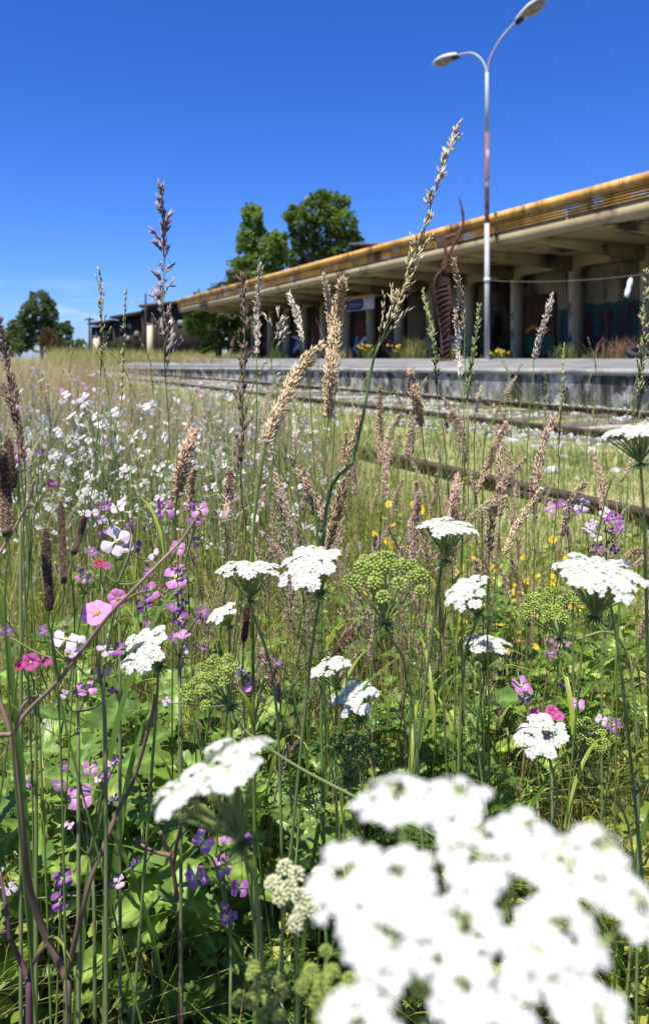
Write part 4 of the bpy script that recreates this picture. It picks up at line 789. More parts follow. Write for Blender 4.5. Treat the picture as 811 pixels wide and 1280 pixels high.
S_ = [
 ('tall purplish open seed head standing alone against the blue sky on the left', 'open', 1.0, [(207, 472), (204, 400), (205, 320), (202, 238)], [(211, 700), (208, 560)], CL_PURP, dict(blen=46, nb=40, L=16, ang=.36, sc=(.12, .2, .05), per=8)),
 ('longest straw panicle, slanting up across the canopy edge towards the lamp post', 'open', .85, [(470, 440), (490, 388), (516, 328), (545, 235), (573, 158)], [(400, 705), (437, 570), (460, 470)], CL_STRAW, dict(blen=62, nb=36, L=15, ang=.26, sc=(.1, .18, .04), per=8, sr=.0018)),
 ('thick brownish spike lying along the slanting stem of the longest panicle', 'spike', .9, [(408, 690), (427, 615), (449, 520)], [(396, 760)], CL_TAN+CL_GREEN[:1], dict(w=17, n=330)),
 ('largest pale straw plume, nodding to the right before the platform wall', 'spike', .78, [(332, 556), (347, 518), (370, 470), (400, 433)], [(318, 800), (312, 660)], CL_STRAW, dict(w=25, n=420, sr=.0016, L=15)),
 ('upright golden plume standing just right of the largest nodding plume', 'spike', .8, [(411, 524), (414, 462), (421, 400), (429, 352)], [(392, 700), (402, 590)], CL_STRAW[:2]+CL_TAN[:2], dict(w=22, n=420, L=14)),
 ('tall dark brown open seed head before the left part of the canopy', 'open', .9, [(301, 610), (303, 520), (306, 430), (303, 352)], [(300, 760)], CL_DARK+CL_PURP[:1], dict(blen=40, nb=34, L=13, ang=.2, per=8, sc=(.1, .12, .04))),
 ('slim pale seed head close right of the tall dark open one', 'spike', 1.1, [(321, 445), (322, 390), (326, 332)], [(318, 600)], CL_PALE, dict(w=8, n=120, L=11)),
 ('slim pale seed head rising behind the golden plume', 'spike', 1.1, [(413, 425), (411, 382), (405, 345)], [(415, 560)], CL_STRAW, dict(w=8, n=110, L=10)),
 ('short pinkish pale spike leaning left below the canopy middle', 'spike', 1.1, [(379, 428), (372, 396), (361, 368)], [(388, 560)], CL_PALE, dict(w=8, n=100, L=10)),
 ('forked pale seed head in front of the far end of the building', 'open', 1.1, [(339, 452), (341, 425), (351, 398)], [(338, 570)], CL_PALE, dict(blen=42, nb=8, L=13, ang=.5, per=8)),
 ('green feathery spike left of the rusty sculpture', 'open', .95, [(546, 490), (541, 425), (528, 362)], [(556, 600)], CL_GREEN, dict(blen=22, nb=34, L=9, ang=.18, per=8, sc=(.12, .2, .04))),
 ('green feathery spike between the sculpture and the lamp post', 'open', .95, [(584, 500), (591, 445), (599, 384)], [(578, 610)], CL_GREEN, dict(blen=22, nb=34, L=9, ang=.2, per=8, sc=(.12, .2, .04))),
 ('slim beaded pale spike crossing the foot of the sculpture', 'spike', 1.15, [(581, 415), (575, 370), (567, 324)], [(582, 560)], CL_STRAW, dict(w=8, n=100, L=9)),
 ('short whitish spike just left of the slim beaded one', 'spike', 1.15, [(574, 470), (573, 430), (569, 385)], [(574, 600)], CL_PALE, dict(w=9, n=100, L=9)),
 ('whitish beaded spike before the boarded brown door', 'spike', 1.15, [(667, 450), (677, 412), (690, 371)], [(660, 580)], CL_PALE+CL_PURP[2:], dict(w=9, n=90, L=10)),
 ('tan club shaped spike standing clear in front of the platform wall', 'spike', .9, [(527, 533), (520, 500), (512, 464)], [(548, 690), (537, 600)], CL_TAN, dict(w=15, n=230, sc=(.22, .14, .07))),
 ('slim tan spike left of the club shaped one', 'spike', .95, [(476, 582), (475, 530), (475, 486)], [(478, 700)], CL_TAN, dict(w=11, n=170)),
 ('curved straw tip bending right before the platform wall', 'spike', 1.0, [(621, 514), (632, 490), (645, 471)], [(606, 620)], CL_STRAW, dict(w=8, n=90)),
 ('small straw spike upright over the middle rail', 'spike', 1.0, [(595, 524), (598, 500), (602, 484)], [(590, 630)], CL_STRAW, dict(w=8, n=80)),
 ('small brown spike above the near rail, centre right', 'spike', 1.0, [(552, 550), (558, 532), (565, 516)], [(540, 650)], CL_TAN, dict(w=10, n=100)),
 ('green flowering grass spike at the right edge before the last column', 'open', .85, [(796, 520), (803, 440), (808, 340)], [(775, 690)], CL_GREEN+CL_STRAW[:1], dict(blen=28, nb=34, L=11, ang=.18, sc=(.12, .22, .04), per=8)),
 ('thin greenish spike over the pale bushy weed of the platform', 'open', 1.1, [(698, 560), (702, 495), (705, 430)], [(694, 640)], CL_GREEN+CL_TAN[:1], dict(blen=10, nb=24, L=7, ang=.2, per=5)),
 ('dark beaded spike arching in from the top of the left edge', 'spike', .75, [(30, 575), (17, 495), (-2, 395)], [(38, 760)], CL_DARK, dict(w=9, n=150, L=14)),
 ('shorter dark spike crossing below the arching one at the left edge', 'spike', .75, [(24, 535), (10, 498), (-6, 468)], [(34, 700)], CL_DARK, dict(w=8, n=90, L=12)),
 ('thin twin greenish spike rising above the lone tree horizon', 'open', 1.3, [(126, 470), (127, 405), (125, 338)], [(127, 600)], CL_GREEN+CL_STRAW, dict(blen=60, nb=9, L=9, ang=.12, per=12)),
 ('thin greenish spike standing before the dark wooden houses', 'open', 1.3, [(152, 500), (155, 440), (157, 362)], [(150, 620)], CL_GREEN+CL_TAN, dict(blen=10, nb=24, L=8, ang=.2, per=5)),
 ('grey brown fuzzy spike rising beside the wide white umbel in the centre', 'spike', .85, [(515, 715), (518, 660), (523, 618)], [(508, 820)], CL_PURP+CL_PINK, dict(w=19, n=330, L=8)),
 ('dusky pink spike right behind the wide white umbel in the centre', 'spike', .9, [(565, 660), (568, 625), (572, 596)], [(556, 760)], CL_PINK, dict(w=14, n=220)),
 ('pale straw spike lying almost flat to the right above the wide umbel', 'spike', .8, [(580, 658), (604, 635), (632, 621)], [(545, 780), (562, 690)], CL_STRAW, dict(w=12, n=180)),
 ('straw spike leaning right over the near rail', 'spike', .85, [(628, 694), (648, 655), (676, 612)], [(606, 800)], CL_STRAW+CL_TAN[:1], dict(w=12, n=190)),
 ('broad tan plume among the white flower drift left of centre', 'spike', .95, [(221, 622), (229, 582), (241, 541)], [(214, 740)], CL_TAN+CL_PINK, dict(w=19, n=280)),
 ('short dark brown spike right of the broad tan plume', 'spike', .95, [(236, 640), (239, 610), (243, 588)], [(232, 740)], CL_TAN+CL_DARK[:1], dict(w=13, n=150)),
 ('brown plume right of the white flower drift below the tall dark head', 'spike', .95, [(283, 648), (286, 615), (288, 588)], [(280, 760)], CL_TAN+CL_PINK, dict(w=15, n=190)),
 ('narrow white spike near the middle of the picture', 'spike', .95, [(369, 572), (368, 545), (367, 518)], [(372, 690)], CL_PALE, dict(w=7, n=110)),
 ('red brown spike leaning right above the near rail', 'spike', .95, [(594, 618), (610, 580), (632, 530)], [(580, 720)], CL_TAN+CL_PINK[:1], dict(w=12, n=200)),
 ('dark red brown spike leaning left below the paired white umbels', 'spike', .8, [(350, 880), (342, 850), (330, 815)], [(360, 980)], CL_DARK+CL_PINK[:2], dict(w=16, n=240)),
 ('dark brown spike leaning right under the green umbel', 'spike', .85, [(417, 822), (430, 800), (442, 782)], [(404, 900)], CL_DARK+CL_TAN[:1], dict(w=14, n=170)),
 ('feathery grey pink flowering grass above the paired white umbels', 'open', .9, [(366, 712), (359, 670), (349, 622)], [(370, 830)], CL_PURP+CL_PALE[:1], dict(blen=52, nb=46, L=6, ang=.4, per=14)),
 ('feathery grey brown flowering grass drooping right below the paired white umbels', 'open', .85, [(372, 800), (378, 765), (388, 735)], [(366, 890)], CL_PURP, dict(blen=44, nb=36, L=6, ang=.9, per=12)),
 ('straw spike bending down at the right edge beside the edge on umbel', 'spike', .75, [(780, 596), (795, 566), (806, 543)], [(745, 690)], CL_TAN+CL_STRAW, dict(w=11, n=150)),
 ('brown feathery spike at the right edge above the purple flowers', 'spike', .8, [(775, 703), (792, 690), (815, 690)], [(768, 800)], CL_TAN+CL_STRAW[:1], dict(w=12, n=150)),
 ('leftmost dark brown plantain head, cut by the edge of the picture', 'plantain', .62, [(9, 668), (7, 615), (3, 563)], [(18, 830)], [(.08, .05, .03), (.22, .14, .08), (.4, .29, .18)], dict(w=16, leaves=0)),
 ('smaller dark plantain head behind the leftmost one', 'plantain', .75, [(16, 610), (13, 580), (10, 548)], [(26, 760)], [(.06, .035, .02), (.16, .09, .05), (.26, .18, .1)], dict(w=13, leaves=0)),
 ('tallest dark brown plantain head standing in front of the pink flower', 'plantain', .66, [(62, 762), (59, 712), (57, 660)], [(66, 900)], [(.08, .05, .03), (.22, .14, .08), (.4, .29, .18)], dict(w=13, leaves=0)),
 ('slender dark plantain head just right of the tallest one', 'plantain', .7, [(80, 728), (78, 680), (76, 626)], [(84, 880)], [(.08, .05, .03), (.2, .13, .08), (.36, .26, .16)], dict(w=10.5, leaves=0)),
 ('thin plantain head leaning right of the slender one', 'plantain', .85, [(92, 692), (100, 668), (106, 644)], [(86, 820)], [(.1, .07, .04), (.18, .12, .07), (.24, .18, .1)], dict(w=10, leaves=0)),
 ('dark plantain head below the small white umbel', 'plantain', .85, [(305, 800), (307, 780), (309, 752)], [(302, 900)], [(.06, .035, .02), (.14, .08, .05)], dict(w=9, leaves=0)),  # darkest browns of the plantain heads
]
for k, (lab, kind, y, hd, stm, cl, kw) in enumerate(S_): stalk(lab, kind, y, hd, stm, cl, seed=k+1, name='plantain' if kind == 'plantain' else 'grass_stalk', catg='plantain' if kind == 'plantain' else 'grass stalk', **kw)

# filler stalks: prototypes copied through the meadow
def proto(kind, cl, label, group, hgt, hl, w, n=110, seed=0, **kw):
    h = [np.array((.0, 0, hgt-hl)), np.array((.006, 0, hgt-hl*.5)), np.array((.02+.1*hl, 0, hgt))]
    return stalk(label, kind, 1, h, [np.array((0, 0, hgt*.5))], cl, w=w, n=n, seed=seed, pxmode=False, group=group, **kw)
def fill(protos, count, pxr, pyr, yr, rng, ok=None, lab=None):
    used = set(); c_ = 0; tries = 0
    while c_ < count and tries < count*40:
        tries += 1
        px, y = rng.uniform(*pxr), yr[0]*(yr[1]/yr[0])**rng.uniform(0, 1); py = rng.uniform(*pyr); q = P(px, py, y)
        if q[2] < .28 or q[2] > 1.25: continue
        b0 = np.array((q[0], q[1], 0))
        if b0@DN > 2.1 or (ok and not ok(px, py, y)): continue
        pi = int(rng.integers(0, len(protos))); src = protos[pi]
        if pi not in used: o = src; used.add(pi)
        else: o = copy_tree(src)
        sc = q[2]/src['h']; o.location = Vector((b0[0], b0[1], -.01)); o.scale = (min(max(sc, .8), 1.25), min(max(sc, .8), 1.25), sc); o.rotation_euler = (rng.normal(0, .13), rng.normal(0, .13), rng.uniform(0, 6.28)); c_ += 1
def protos(cnt, *a, **k):
    out = []
    for i in range(cnt):
        o = proto(*a, **{**k, 'seed': 40+i*7+len(ORG) % 50}); o['h'] = k['hgt']; out.append(o)
    return out
rg = np.random.default_rng(21)
pf = protos(5, 'spike', CL_PINK+CL_TAN[:1], 'dusky pink brown fuzzy grass spike in the thicket before the near rail', 'fuzzy spikes in the thicket by the near rail', name='fuzzy_stalk', hgt=.62, hl=.085, w=.013, n=130, sc=(.2, .17, .07))
fill(pf, 90, (395, 720), (500, 800), (1.0, 2.6), rg)
pf = protos(5, 'spike', CL_STRAW+CL_PALE+CL_TAN[:1], 'thin straw coloured grass spike rising among the white flower drift', 'straw spikes among the white flowers', hgt=.65, hl=.08, w=.009, n=90, sc=(.32, .27, .12))
fill(pf, 70, (-40, 430), (455, 640), (1.5, 5.5), rg)
pf = protos(5, 'open', CL_PURP+CL_PINK, 'loose purplish brown flowering grass in the middle of the thicket', 'loose brown flowering grasses in the thicket', name='feathery_stalk', hgt=.55, hl=.12, w=.01, blen=.035, nb=26, L=.006, ang=.45, per=9, sc=(.2, .15, .07))
fill(pf, 75, (240, 640), (610, 900), (.95, 1.7), rg)
pf = protos(4, 'open', CL_GREEN+CL_STRAW[:1], 'thin tall greenish grass with a narrow seed head reaching towards the horizon', 'thin tall grasses reaching the horizon', hgt=.85, hl=.16, w=.01, blen=.03, nb=20, L=.009, ang=.16, per=6, sc=(.14, .2, .05))
fill(pf, 26, (-20, 800), (400, 520), (1.4, 4), rg)
pf = protos(4, 'spike', CL_STRAW+CL_TAN, 'pale grass spike scattered in the bleached far part of the meadow', 'pale spikes in the far meadow', hgt=.75, hl=.1, w=.014, n=60, sc=(.36, .3, .15), leaves=1)
fill(pf, 60, (-40, 330), (435, 500), (5, 14), rg)

# ------------------------------------------------------------------ flowers
def petal_flower(npet, L, w, c_in, c_out, cup, rng, notch=.0, gap=0):
    mb = MB(); us = np.linspace(0, 1, 6); vs = np.array([-1, -.5, 0, .5, 1])
    for k in range(npet):
        a = k*2*PI/npet+rng.normal(0, .06)+(gap if k % 2 else -gap); ln = L*rng.uniform(.92, 1.06)
        wf = w*np.array([.1, .16, .62, .98, .88, .4]); V = []; C = []
        rx, cu_ = rng.normal(0, .12), cup*rng.uniform(.7, 1.3)
        for i_, u in enumerate(us):
            for v in vs:
                x = u*ln*(1-notch*(1-abs(v))*(u > .9)-.12*(v*v)*(u > .7)); y_ = v*wf[i_]*ln
                z = ln*(cu_*u-.35*cu_*u**3*1.6-.06*v*v+rx*v*u*.4)+.012*ln*math.sin(v*7+k)
                V.append((x*math.cos(a)-y_*math.sin(a), x*math.sin(a)+y_*math.cos(a), z))
                f = min(1, max(0, (u-.15)/.45)); vein = .86 if (abs(v) == .5 and u < .85) else 1
                C.append((np.array(c_in)*(1-f)+np.array(c_out)*f)*vein)
        i = np.arange(5)[:, None]*5; j = np.arange(4)[None]; mb.add(V, np.stack([i+j, i+j+1, i+j+6, i+j+5], -1).reshape(-1, 4), np.array(C))
    return mb
RADC = {'purple': ((.45, .32, .48), (.27, .07, .34)), 'pink': ((.72, .6, .7), (.55, .2, .5)), 'lilac': ((.75, .68, .73), (.56, .4, .6)), 'pale': ((.8, .78, .76), (.74, .62, .74)), 'white': ((.78, .78, .68), (.8, .77, .8))}
rgf = np.random.default_rng(31)
FL = {}; 
for kk, (ci, co) in RADC.items(): FL[kk] = [petal_flower(4, 1, .42, ci, co, cu_, rgf, .08, .13).mesh('flower', m_petal, True) for cu_ in (.12, .3, .75)]
mb = MB(); tube(mb, [(0, 0, -.9), (0, 0, -.4), (0, 0, .0), (0, 0, .06)], [.09, .13, .12, .05], 6, (.3, .34, .14)); inst(mb, ICO_V, ICO_F, np.eye(3)[None]*.055*np.ones((5, 1, 1)), np.array([(.07*math.cos(t_), .07*math.sin(t_), .12) for t_ in np.arange(5)*1.256]), np.tile((.6, .5, .1), (5, 1)))
CALYX = mb.mesh('calyx', m_stem)
COSM = {'cosmos': petal_flower(6, 1, .5, (.7, .3, .6), (.75, .3, .62), .22, rgf, .08), 'magenta': petal_flower(5, 1, .5, (.45, .06, .24), (.5, .09, .32), .5, rgf, .05), 'crimson': petal_flower(5, 1, .5, (.35, .03, .07), (.42, .05, .12), .7, rgf, .05)}
COSM = {k: v.mesh('flower', m_petal, True) for k, v in COSM.items()}
mb = MB(); inst(mb, ICO_V, ICO_F, np.eye(3)[None]*.05*np.ones((16, 1, 1)), np.array([(.16*math.sqrt(k/16)*math.cos(k*2.4), .16*math.sqrt(k/16)*math.sin(k*2.4), .08) for k in range(16)]), np.tile((.75, .5, .05), (16, 1))); tube(mb, [(0, 0, -.3), (0, 0, 0)], [.08, .16], 6, (.1, .15, .03)); COSC = mb.mesh('flower_centre', m_petal)
BUDM = MB(); BUDM.add(SPK_V*np.array((.55, .55, 1)), SPK_F, (.3, .3, .14)); BUD = BUDM.mesh('bud', m_petal)
def place(mesh, name, root, parent, pos, d, size, roll=0):
    o = bpy.data.objects.new(name, mesh); COL.objects.link(o); o.parent = parent
    z = Vector(nrm(d)); rot = z.to_track_quat('Z', 'Y') @ Matrix.Rotation(roll, 4, 'Z').to_quaternion()
    base = Vector(ORG[root.name]) if parent is root else Vector((0, 0, 0))
    o.location = Vector(pos)-base; o.rotation_mode = 'QUATERNION'; o.rotation_quaternion = rot; o.scale = (size,)*3; return o
def leaf_mesh(seed, lobed=True, c=(.09, .17, .03)):
    rng = np.random.default_rng(seed); n = 23; us = np.linspace(0, 1, n); V = []; C = []
    for k, u in enumerate(us):
        if lobed:
            term = .21*math.sqrt(max(0, 1-((u-.72)/.29)**2))*(1+.22*math.sin(u*44+seed)) if abs(u-.72) < .29 else 0
            low = (.035+.13*abs(math.sin(u*PI*4.4))**1.2*(.4+u)) if u < .52 else 0
            w = max(term, low, .012)*(1+.2*(-1)**k)
        else: w = max(.012, .24*math.sin(PI*u**.85)**.8*(1+.08*(-1)**k))
        sag = -.32*u**2+.12*math.sin(u*3+seed)
        for v in (-1, -.5, 0, .5, 1):
            V.append((v*w*(1+.1*rng.normal()), u, sag+abs(v)*w*.32*(1 if u < .95 else .3)+.022*math.sin(u*21+v*3+seed)+.02*rng.normal()*abs(v)))
            C.append(np.array(c)*(1.9 if v == 0 else .82 if abs(v) == .5 and k % 3 == 0 else 1.0)*rng.uniform(.8, 1.15))
    i = np.arange(n-1)[:, None]*5; j = np.arange(4)[None]
    mb = MB().add(V, np.stack([i+j, i+j+1, i+j+6, i+j+5], -1).reshape(-1, 4), np.array(C)); return mb.mesh('leaf', m_leaf, True)
LEAVES = [leaf_mesh(k, True, c) for k, c in enumerate([(.13, .215, .035), (.17, .265, .05), (.1, .18, .035), (.21, .295, .065)])]
OVALS = [leaf_mesh(k+9, False, c) for k, c in enumerate([(.17, .26, .04), (.23, .32, .055), (.14, .22, .035)])]
def leaf_obj(mesh, root, base, az, elev, size, wide=1.0):
    o = bpy.data.objects.new('leaf', mesh); COL.objects.link(o); o.parent = root
    o.location = Vector(base)-Vector(ORG[root.name]); o.rotation_euler = (elev, random.uniform(-.35, .35), az); o.scale = (size*wide, size, size); return o
def view_dir(p): return nrm(np.array((0, 0, EYE))-p)
def radish(label, y, stems, flowers, gx=None, group=None, nleaf=5, sr=.0022, col=(.16, .2, .07), seed=0, leafsz=.095, buds=True, cl_col=None, name='wild_radish', catg='wildflower'):
    rng = np.random.default_rng(seed+400)
    px0 = gx if gx is not None else stems[0][0][0]; b0 = P(px0, HY+F*EYE/y, y); b0[2] = -.01
    r = thing(name, label, catg, b0, group)
    mb = MB(); tips = []
    for k, s_ in enumerate(stems):
        q = [P(px, py, y+.015*math.sin(k*2.1+j)) for j, (px, py) in enumerate(s_)]
        if k == 0: q = [b0]+q
        r0 = sr*(1 if k == 0 else .7); tube(mb, cat(q, 6*len(q)), np.linspace(r0, r0*.55, 6*len(q)), 7, col); tips += q
    tips = np.array(tips)
    for f in flowers:
        px, py, sz, cc = f[:4]; p = P(px, py, y+rng.normal(0, .012)); tipsz = tips[np.argmin(np.linalg.norm(tips-(p-np.array((0, 0, .02))), axis=1))]
        R_ = sz/2/F*y; d = nrm(view_dir(p)*rng.uniform(.5, 1.1)+np.array((0, 0, .5))+rng.normal(0, .3, 3))
        tube(mb, cat([tipsz, (tipsz+p)/2-np.array((0, 0, .006)), p-d*R_*.8], 7), np.linspace(.0009, .0006, 7), 4, col)
        if cc in COSM: fo = place(COSM[cc], 'flower', r, r, p, d, R_, rng.uniform(0, 6)); ch = COSC if cc == 'cosmos' else CALYX
        else: fo = place(FL[cc][int(rng.choice([0, 0, 1, 1, 2]))], 'flower', r, r, p, d, R_*1.12, rng.uniform(0, 6)); ch = CALYX
        c_ = bpy.data.objects.new(ch.name.split('.')[0], ch); COL.objects.link(c_); c_.parent = fo
    if buds and len(flowers):
        for k in range(5):
            f = flowers[0]; p = P(f[0]+rng.normal(0, 7), f[1]-f[2]*.35+rng.normal(0, 5), y+.01); place(BUD, 'bud', r, r, p, np.array((0, 0, 1))+rng.normal(0, .4, 3), .0075)
    part(mb, 'stem', m_stem, r, smooth=True)
    for k in range(nleaf):
        t = rng.uniform(.1, .6); top = tips[0]; p = b0*(1-t)+top*t
        leaf_obj(LEAVES[int(rng.integers(0, 4))], r, p, rng.uniform(0, 6.28), rng.uniform(-.1, .7), leafsz*rng.uniform(.7, 1.2)*(1.15-t))
    return r
radish('wild radish with one big pale open flower and violet buds, left above the pink bloom', .85, [[(150, 900), (149, 760), (145, 700)], [(148, 740), (138, 660), (134, 640)], [(147, 730), (162, 690), (166, 660)]],
 [(145, 677, 38, 'pale'), (131, 668, 18, 'purple'), (168, 683, 20, 'purple'), (159, 683, 20, 'lilac'), (146, 634, 20, 'pale'), (133, 633, 16, 'purple'), (164, 656, 14, 'purple'), (115, 641, 18, 'lilac'), (115, 690, 17, 'purple'), (127, 650, 13, 'lilac'), (160, 640, 12, 'pale'), (105, 722, 20, 'pink'), (192, 693, 18, 'lilac'), (186, 715, 14, 'purple')], seed=1)
radish('wild radish with two pink flowers standing before the white flower drift', .9, [[(225, 860), (226, 740), (228, 660)], [(227, 720), (240, 670), (244, 650)]],
 [(207, 637, 28, 'pink'), (249, 637, 24, 'pink'), (243, 652, 20, 'purple'), (240, 628, 14, 'purple'), (245, 677, 13, 'purple'), (200, 622, 16, 'lilac')], seed=2)
radish('wild radish with a large pink flower over dark violet ones, left of the paired umbels', .84, [[(226, 960), (224, 840), (222, 750)], [(224, 820), (235, 790), (250, 770)]],
 [(220, 722, 34, 'pink'), (221, 737, 18, 'purple'), (228, 755, 15, 'purple'), (216, 760, 15, 'purple'), (226, 773, 20, 'purple'), (229, 796, 22, 'pink'), (217, 797, 16, 'purple'), (253, 765, 16, 'purple'), (247, 776, 12, 'purple'), (222, 685, 20, 'pink'), (251, 812, 14, 'purple'), (232, 812, 12, 'lilac'), (188, 740, 24, 'pink'), (180, 755, 20, 'purple'), (186, 780, 16, 'purple')], seed=3)
radish('wild radish with crumpled white lilac flowers below the pink bloom at the left', .72, [[(98, 1000), (97, 900), (94, 830)], [(97, 890), (120, 850), (130, 830)]],
 [(82, 800, 34, 'pale'), (97, 806, 28, 'pale'), (90, 818, 18, 'lilac'), (132, 812, 22, 'lilac'), (149, 812, 18, 'purple'), (128, 840, 24, 'lilac'), (140, 864, 14, 'purple'), (108, 861, 24, 'pink'), (96, 866, 12, 'purple'), (80, 868, 12, 'lilac'), (54, 788, 14, 'purple'), (8, 790, 16, 'purple')], seed=4)
radish('wild radish with a large four petalled purple flower at lower left', .76, [[(118, 1160), (112, 1080), (106, 1015)], [(112, 1070), (128, 990), (132, 965)]],
 [(101, 997, 34, 'pink'), (74, 983, 20, 'purple'), (113, 960, 20, 'pink'), (139, 954, 20, 'pink'), (131, 970, 16, 'purple'), (80, 958, 12, 'purple'), (143, 999, 14, 'purple'), (86, 1031, 14, 'lilac'), (30, 983, 16, 'purple'), (123, 975, 10, 'pale')], seed=5)
radish('wild radish with a cluster of bright pink flowers, bottom centre left', .82, [[(288, 1260), (288, 1180), (280, 1100)], [(288, 1160), (270, 1085), (258, 1066)]],
 [(278, 1084, 28, 'pink'), (246, 1097, 28, 'pink'), (254, 1052, 28, 'pink'), (284, 1043, 22, 'pink'), (309, 1052, 20, 'purple'), (299, 1111, 22, 'purple'), (280, 1132, 13, 'pink'), (284, 1147, 20, 'purple'), (291, 1146, 14, 'pink')], seed=6, leafsz=.07)
radish('wild radish with violet flowers beside the forked purple stem, bottom left', .8, [[(84, 1240), (78, 1170), (74, 1120)]],
 [(79, 1099, 26, 'purple'), (75, 1126, 26, 'purple'), (149, 1103, 16, 'lilac'), (168, 1080, 14, 'purple'), (12, 1112, 18, 'lilac'), (140, 1106, 12, 'purple')], seed=7)
radish('wild radish with violet flowers under the left green umbel', .85, [[(318, 1000), (318, 920), (315, 870)], [(318, 900), (330, 850), (338, 835)]],
 [(312, 860, 20, 'pink'), (311, 846, 12, 'purple'), (329, 823, 14, 'purple'), (346, 830, 15, 'purple'), (300, 838, 14, 'pale'), (208, 877, 12, 'lilac')], seed=8)
radish('wild radish with bright pink flowers right of the edge on umbel', .95, [[(690, 1000), (680, 900), (668, 868)], [(684, 920), (696, 850), (697, 820)]],
 [(698, 804, 20, 'pink'), (690, 817, 16, 'purple'), (707, 803, 14, 'pink'), (651, 857, 24, 'pink'), (656, 869, 20, 'pink'), (706, 857, 16, 'purple'), (722, 880, 18, 'pink'), (752, 900, 16, 'lilac'), (767, 907, 20, 'purple'), (738, 918, 10, 'purple')], seed=9)
radish('wild radish with a flat row of violet flowers in front of the near rail', 1.3, [[(716, 760), (712, 690), (706, 650)]],
 [(688, 635, 16, 'pink'), (704, 632, 18, 'purple'), (716, 636, 14, 'lilac'), (728, 631, 18, 'lilac'), (722, 640, 10, 'purple')], seed=10, nleaf=3)
radish('wild radish with a tall cluster of violet and pale flowers above the right umbel', 1.15, [[(752, 860), (755, 760), (758, 680)], [(756, 740), (740, 700), (735, 690)]],
 [(757, 641, 18, 'pale'), (768, 648, 20, 'purple'), (757, 650, 14, 'lilac'), (735, 661, 18, 'lilac'), (745, 671, 14, 'pale'), (764, 664, 18, 'purple'), (778, 660, 14, 'purple'), (746, 687, 20, 'purple'), (768, 687, 14, 'purple'), (775, 655, 12, 'lilac'), (742, 655, 12, 'lilac')], seed=11, nleaf=3)
radish('wild radish with lilac cross shaped flower low at the right, beside bare soil', .92, [[(745, 1180), (742, 1120)]], [(737, 1088, 28, 'lilac'), (755, 1094, 10, 'purple'), (808, 1128, 14, 'pink'), (800, 1135, 12, 'purple')], seed=12, nleaf=6)
radish('tall cosmos with one large pink yellow centred bloom at the left', .7, [[(132, 960), (124, 840), (120, 785)], [(126, 850), (140, 780), (146, 755)]], [(121, 767, 42, 'cosmos'), (147, 748, 26, 'cosmos')], seed=13, nleaf=0, buds=False, name='cosmos')
radish('small flower with folded magenta petals low at the left edge', .75, [[(45, 960), (42, 850)]], [(38, 829, 26, 'magenta'), (26, 832, 16, 'crimson'), (58, 826, 16, 'magenta')], seed=14, nleaf=2, buds=False, name='pink_flower')
radish('small flower with one crimson petal beside the big pale radish flower', .8, [[(130, 900), (128, 730)]], [(124, 705, 15, 'crimson'), (134, 707, 11, 'magenta')], seed=15, nleaf=0, buds=False, name='pink_flower')
radish('magenta cup shaped flowers just above the umbel with a beetle', .92, [[(690, 1000), (685, 915)]], [(668, 893, 17, 'magenta'), (690, 891, 20, 'magenta'), (698, 896, 16, 'magenta')], seed=16, nleaf=2, buds=False, name='pink_flower')
radish('wild radish with pink and white flowers at the left edge above the plantains', .78, [[(26, 760), (24, 640), (22, 590)]], [(22, 566, 26, 'pink'), (9, 572, 20, 'lilac'), (50, 566, 12, 'purple'), (18, 580, 16, 'pale'), (64, 605, 14, 'magenta')], seed=17, nleaf=2)
# thick bare forked stems
def twig(label, y, stems, col, sr, nl=0, seed=0, gx=None):
    return radish(label, y, stems, [], gx=gx, nleaf=nl, sr=sr, col=col, seed=seed, name='branched_stem', catg='plant stem', leafsz=.07)
twig('thick forked purple brown stem rising from the bottom left corner', .72, [[(84, 1270), (82, 1224), (57, 1171), (37, 1112), (30, 1060), (24, 1005), (14, 924), (-4, 866)], [(82, 1222), (87, 1208), (96, 1166), (113, 1100), (128, 1062), (148, 1013), (168, 973), (190, 894), (194, 870)]], (.15, .1, .07), .0042, 5, 1)
twig('shorter dark purple forked stem at the very left of the bottom', .7, [[(36, 1270), (33, 1222), (22, 1195), (8, 1168), (-8, 1172)], [(33, 1224), (44, 1200), (58, 1182)], [(12, 1175), (8, 1140), (0, 1090)]], (.1, .05, .06), .0032, 3, 2)
twig('long bare brown twig slanting across from the left edge to the pink radish flowers', .66, [[(-30, 1010), (18, 914), (37, 887), (74, 850), (133, 773), (166, 738), (200, 703), (226, 676), (250, 640)], [(150, 755), (172, 742), (190, 738)], [(18, 914), (30, 880), (48, 868)]], (.24, .16, .11), .0022, 0, 3, gx=-40)
twig('short bare pinkish twig at the left edge by the plantains', .6, [[(-60, 800), (0, 691), (25, 649), (38, 622), (43, 600)], [(25, 649), (36, 630), (44, 632)]], (.3, .2, .15), .0016, 0, 4, gx=-80)
twig('purplish brown stem standing left of the bright pink flower cluster', .84, [[(226, 1260), (226, 1212), (224, 1149), (215, 1082), (200, 1040)], [(216, 1085), (222, 1050), (230, 1020), (247, 1005)], [(214, 1070), (190, 1064), (168, 1050)]], (.16, .09, .08), .0034, 4, 5)

